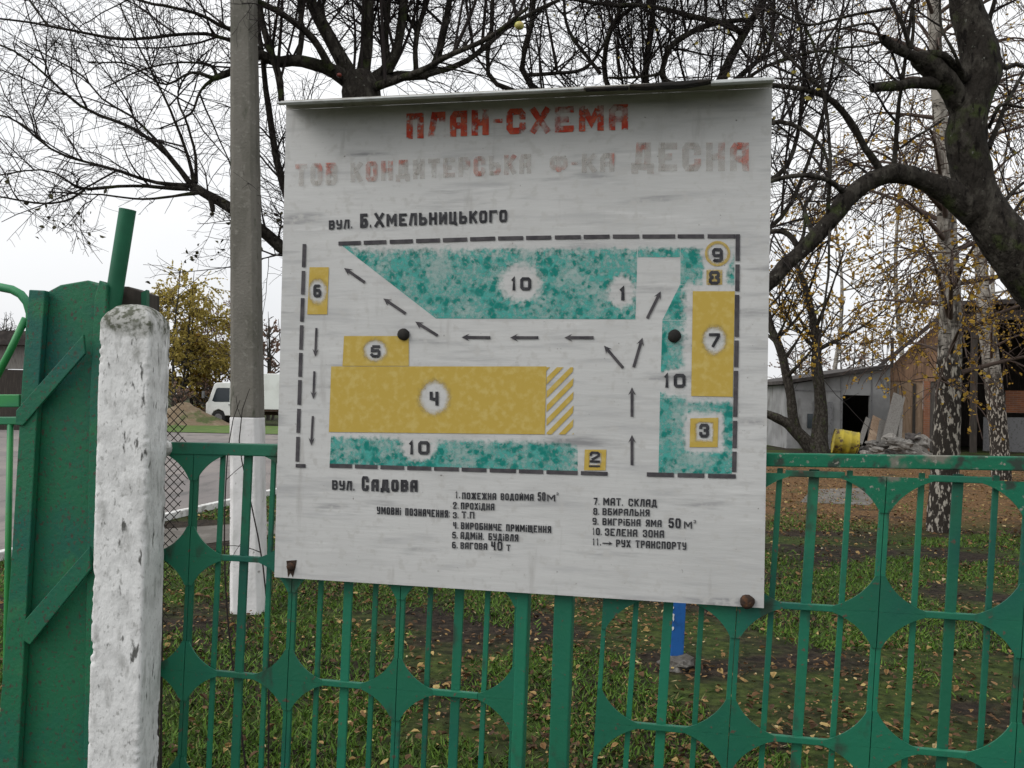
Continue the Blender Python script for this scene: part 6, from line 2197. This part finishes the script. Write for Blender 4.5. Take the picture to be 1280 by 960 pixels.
tr = empty('scrap_tray', 'crumpled dark tar-paper scrap lying on top of the rubble heap', 'scrap', at(1141, 545, 26.0))
mb = MB()
nn_ = 9
vs = []
for j in range(nn_):
    for i in range(nn_):
        p = at(1131 + 20 * i / (nn_ - 1), 548 - 7 * j / (nn_ - 1), 25.9 + 0.5 * j / (nn_ - 1))
        p.z += 0.07 * noise.noise(Vector((i * .6, j * .6, 2)))
        vs.append(p)
fs = [[j * nn_ + i, j * nn_ + i + 1, (j + 1) * nn_ + i + 1, (j + 1) * nn_ + i] for j in range(nn_ - 1) for i in range(nn_ - 1)]
n0 = len(vs)
fs += [[q + n0 for q in f[::-1]] for f in fs]
vs += [v - Vector((0, 0, 0.03)) for v in vs]
for i in range(nn_ - 1):
    for q in ((i + 1, i), ((nn_ - 1) * nn_ + i, (nn_ - 1) * nn_ + i + 1), (i * nn_, (i + 1) * nn_), ((i + 1) * nn_ + nn_ - 1, i * nn_ + nn_ - 1)):
        fs.append([q[0], q[1], q[1] + n0, q[0] + n0])
mb.add(vs, fs)
mb.build('sheet', M['tar_roof'], tr)

# ================================================================== LEFT BACKGROUND
hb = ground_at(228, 527)
hp_ = MB()
vs, fs = [], []
NR, NA = 12, 40
DH = 44
hc = far(232, DH)
hh = at(232, 507, DH).z
for j in range(NR + 1):
    for i in range(NA):
        r_, a = j / NR, 2 * math.pi * i / NA
        x_, y_ = hc.x + 2.6 * r_ * math.cos(a), hc.y + 2.0 * r_ * math.sin(a)
        z = hh * (math.cos(r_ * math.pi) * .5 + .5) * (1 + .25 * noise.noise(Vector((x_, y_, 1)))) + 0.12 * (1 - r_) * noise.noise(Vector((x_ * 3, y_ * 3, 5))) - 0.05 * (j == NR)
        vs.append((x_, y_, z))
for j in range(NR):
    for i in range(NA):
        fs.append([j * NA + i, j * NA + (i + 1) % NA, (j + 1) * NA + (i + 1) % NA, (j + 1) * NA + i])
hp_.add(vs, fs)
o = hp_.build('soil_heap', M['sand'], None, smooth=True, loc=hc)
tag(o, 'tan soil heap on the verge beyond the driveway, next to the white post', 'soil heap')

verge = flat_sheet('grass_verge', [(at(150, 541, 34.9).x, 35.0), (at(285, 541, 34.9).x + 6, 35.0), (8, 35.4), (8, 44), (-40, 44), (-40, 35.0)], 0.02, layered('far_verge_turf', (0.06, 0.115, 0.018), [((0.10, 0.15, 0.03), 2.0, 0.4, 0.65), ((0.10, 0.09, 0.04), 1.2, 0.55, 0.75)], rough=1.0), 'bright green grass verge along the far side of the driveway')

# dark shed and yard things at the left edge, seen through the gate
ds = empty('dark_shed', 'dark low shed with a black roof at the left edge, behind the gate', 'shed', far(-60, 34))
xl, xr = at(-260, 500, 34).x, at(31, 500, 34).x
zt_ = at(10, 414, 34).z
slab([(xl, -0.1), (xr, -0.1), (xr, at(10, 462, 34).z), (xl, at(10, 462, 34).z)], 34.0, 34.2, 'front_wall', M['dark_wood'], ds)
slab([(xl, at(10, 461, 34).z), (xr, at(10, 461, 34).z), (xr, at(10, 432, 34).z), (xl, at(10, 432, 34).z)], 34.08, 34.25, 'upper_wall', M['grey_wood'], ds)
slab([(xl - .3, at(10, 432, 34).z + 0.01), (xr + .2, at(10, 432, 34).z + 0.01), (xr + .2, zt_), (xl - .3, zt_)], 33.6, 40, 'roof', M['tar_roof'], ds)

# white light truck
DTk = 45.0
tk = empty('light_truck', 'white light box truck parked on the far verge behind the utility pole', 'truck', far(310, DTk))
X = lambda px: at(px, 500, DTk).x
sC = DTk / F
zg = 0.0
fx = X(257.5)
prof = [(0.0, 0.42), (0.0, 0.98), (0.10, 1.08), (0.38, 1.88), (0.5, 1.95), (1.42, 1.98), (1.46, 1.9), (1.46, 0.42), (0.95, 0.42), (0.86, 0.62), (0.62, 0.72), (0.38, 0.62), (0.28, 0.42)]
prof = [(x_ * 1.0, z_ * 1.05) for x_, z_ in prof]
mb = MB()
mb.prism([Vector((fx + x_, DTk, z_)) for x_, z_ in prof], [Vector((fx + x_, DTk + 1.65, z_)) for x_, z_ in prof])
cab = mb.build('cab', M['truck_white'], tk, bevel=0.03)
mb = MB()
wpoly = [(0.30, 1.16), (0.50, 1.76), (0.60, 1.80), (1.15, 1.80), (1.15, 1.12), (0.42, 1.10)]
mb.prism([Vector((fx + x_, DTk - 0.006, z_)) for x_, z_ in wpoly], [Vector((fx + x_, DTk + 0.01, z_)) for x_, z_ in wpoly])
mb.build('side_window', M['glass_dark'], cab)
mb = MB()
mb.prism([Vector((fx + .095, DTk + .12, 1.17)), Vector((fx + .36, DTk + .16, 1.92)), Vector((fx + .36, DTk + 1.49, 1.92)), Vector((fx + .095, DTk + 1.53, 1.17))], [Vector((fx + .135, DTk + .12, 1.16)), Vector((fx + .40, DTk + .16, 1.91)), Vector((fx + .40, DTk + 1.49, 1.91)), Vector((fx + .135, DTk + 1.53, 1.16))])
mb.build('windscreen', M['glass_dark'], cab)
mb = MB()
mb.box((fx + 1.18, DTk - 0.02, 0.98), (0.14, 0.03, 0.04))
mb.build('door_handle', M['steel_grey'], cab)
mb = MB()
mb.box((fx - 0.10, DTk - 0.12, 1.45), (0.10, 0.16, 0.34))
mb.bar((fx - 0.05, DTk - 0.08, 1.4), (fx + .14, DTk + 0.02, 1.3), 0.03, 0.03)
mb.build('mirror', M['steel_grey'], tk)
for dy in (0.28, 1.36):
    mb = MB()
    mb.box((fx - 0.012, DTk + dy, 0.72), (0.05, 0.3, 0.16))
    mb.build('headlight', M['lamp_white'], tk, bevel=0.01)
mb = MB()
mb.box((fx - 0.02, DTk + 0.82, 0.46), (0.14, 1.62, 0.22))
mb.build('bumper', M['truck_white'], tk, bevel=0.02)
mb = MB()
mb.box((fx + 3.0, DTk + 0.82, 0.58), (4.2, 0.8, 0.16))
mb.build('chassis', M['rust'], tk)
zb_ = at(338, 467, DTk).z
mb = MB()
mb.box((fx + 3.5, DTk + 0.82, (0.78 + zb_) / 2), (3.9, 1.8, zb_ - 0.78))
mb.build('cargo_box', M['truck_white'], tk, bevel=0.03)
mb = MB()
mb.box((fx + 3.2, DTk - 0.06, 0.74), (3.0, 0.05, 0.10))
mb.build('side_guard', M['rust'], tk)


def wheel(x_, y_):
    c = Vector((x_, y_, 0.34))
    mb = MB()
    mb.tube([c + Vector((0, -.09, 0)), c + Vector((0, -.07, 0)), c + Vector((0, .07, 0)), c + Vector((0, .09, 0))], [.29, .335, .335, .29], 24)
    t_ = mb.build('wheel', M['rubber'], tk)
    mb = MB()
    mb.tube([c + Vector((0, -.098, 0)), c + Vector((0, -.091, 0))], [.18, .19], 20)
    mb.build('rim', M['steel_grey'], t_)


for x_ in (fx + .62, fx + 4.4):
    for y_ in (DTk + 0.08, DTk + 1.5):
        wheel(x_, y_)

# a dry twig plant hanging over the fence end near the white post
rng = np.random.default_rng(88)
db = FENCE.uv(-1.0, 0, -0.6)
stems = []
for q in range(2):
    p0 = db + Vector((rng.normal(0, .05), rng.normal(0, .05), 0))
    p1 = FENCE.px(285 + q * 14, 560 - q * 8, -0.9 - 0.05 * q)
    stems.append(smooth_path([p0, (p0 + p1) / 2 + Vector((rng.normal(0, .05), 0, .1)), p1, FENCE.px(300 + q * 12, 500 - q * 14, -0.95)], [.004, .0032, .0024, .0012], 16))
Pq, Rq = stack_limbs(stems)
P2, R2 = spawn(Pq, Rq, 4, rng, (25, 60), (.1, .3), .002, .0012, 5, .1, .3, .4)
tq = empty('dry_stalks', 'thin dry dark stalks sprouting behind the fence near the utility pole', 'plant', db)
V, Fq = merge_tubes([(Pq, Rq, 5), (P2, R2, 4)])
np_mesh('stems', V, Fq, M['twig'], tq)
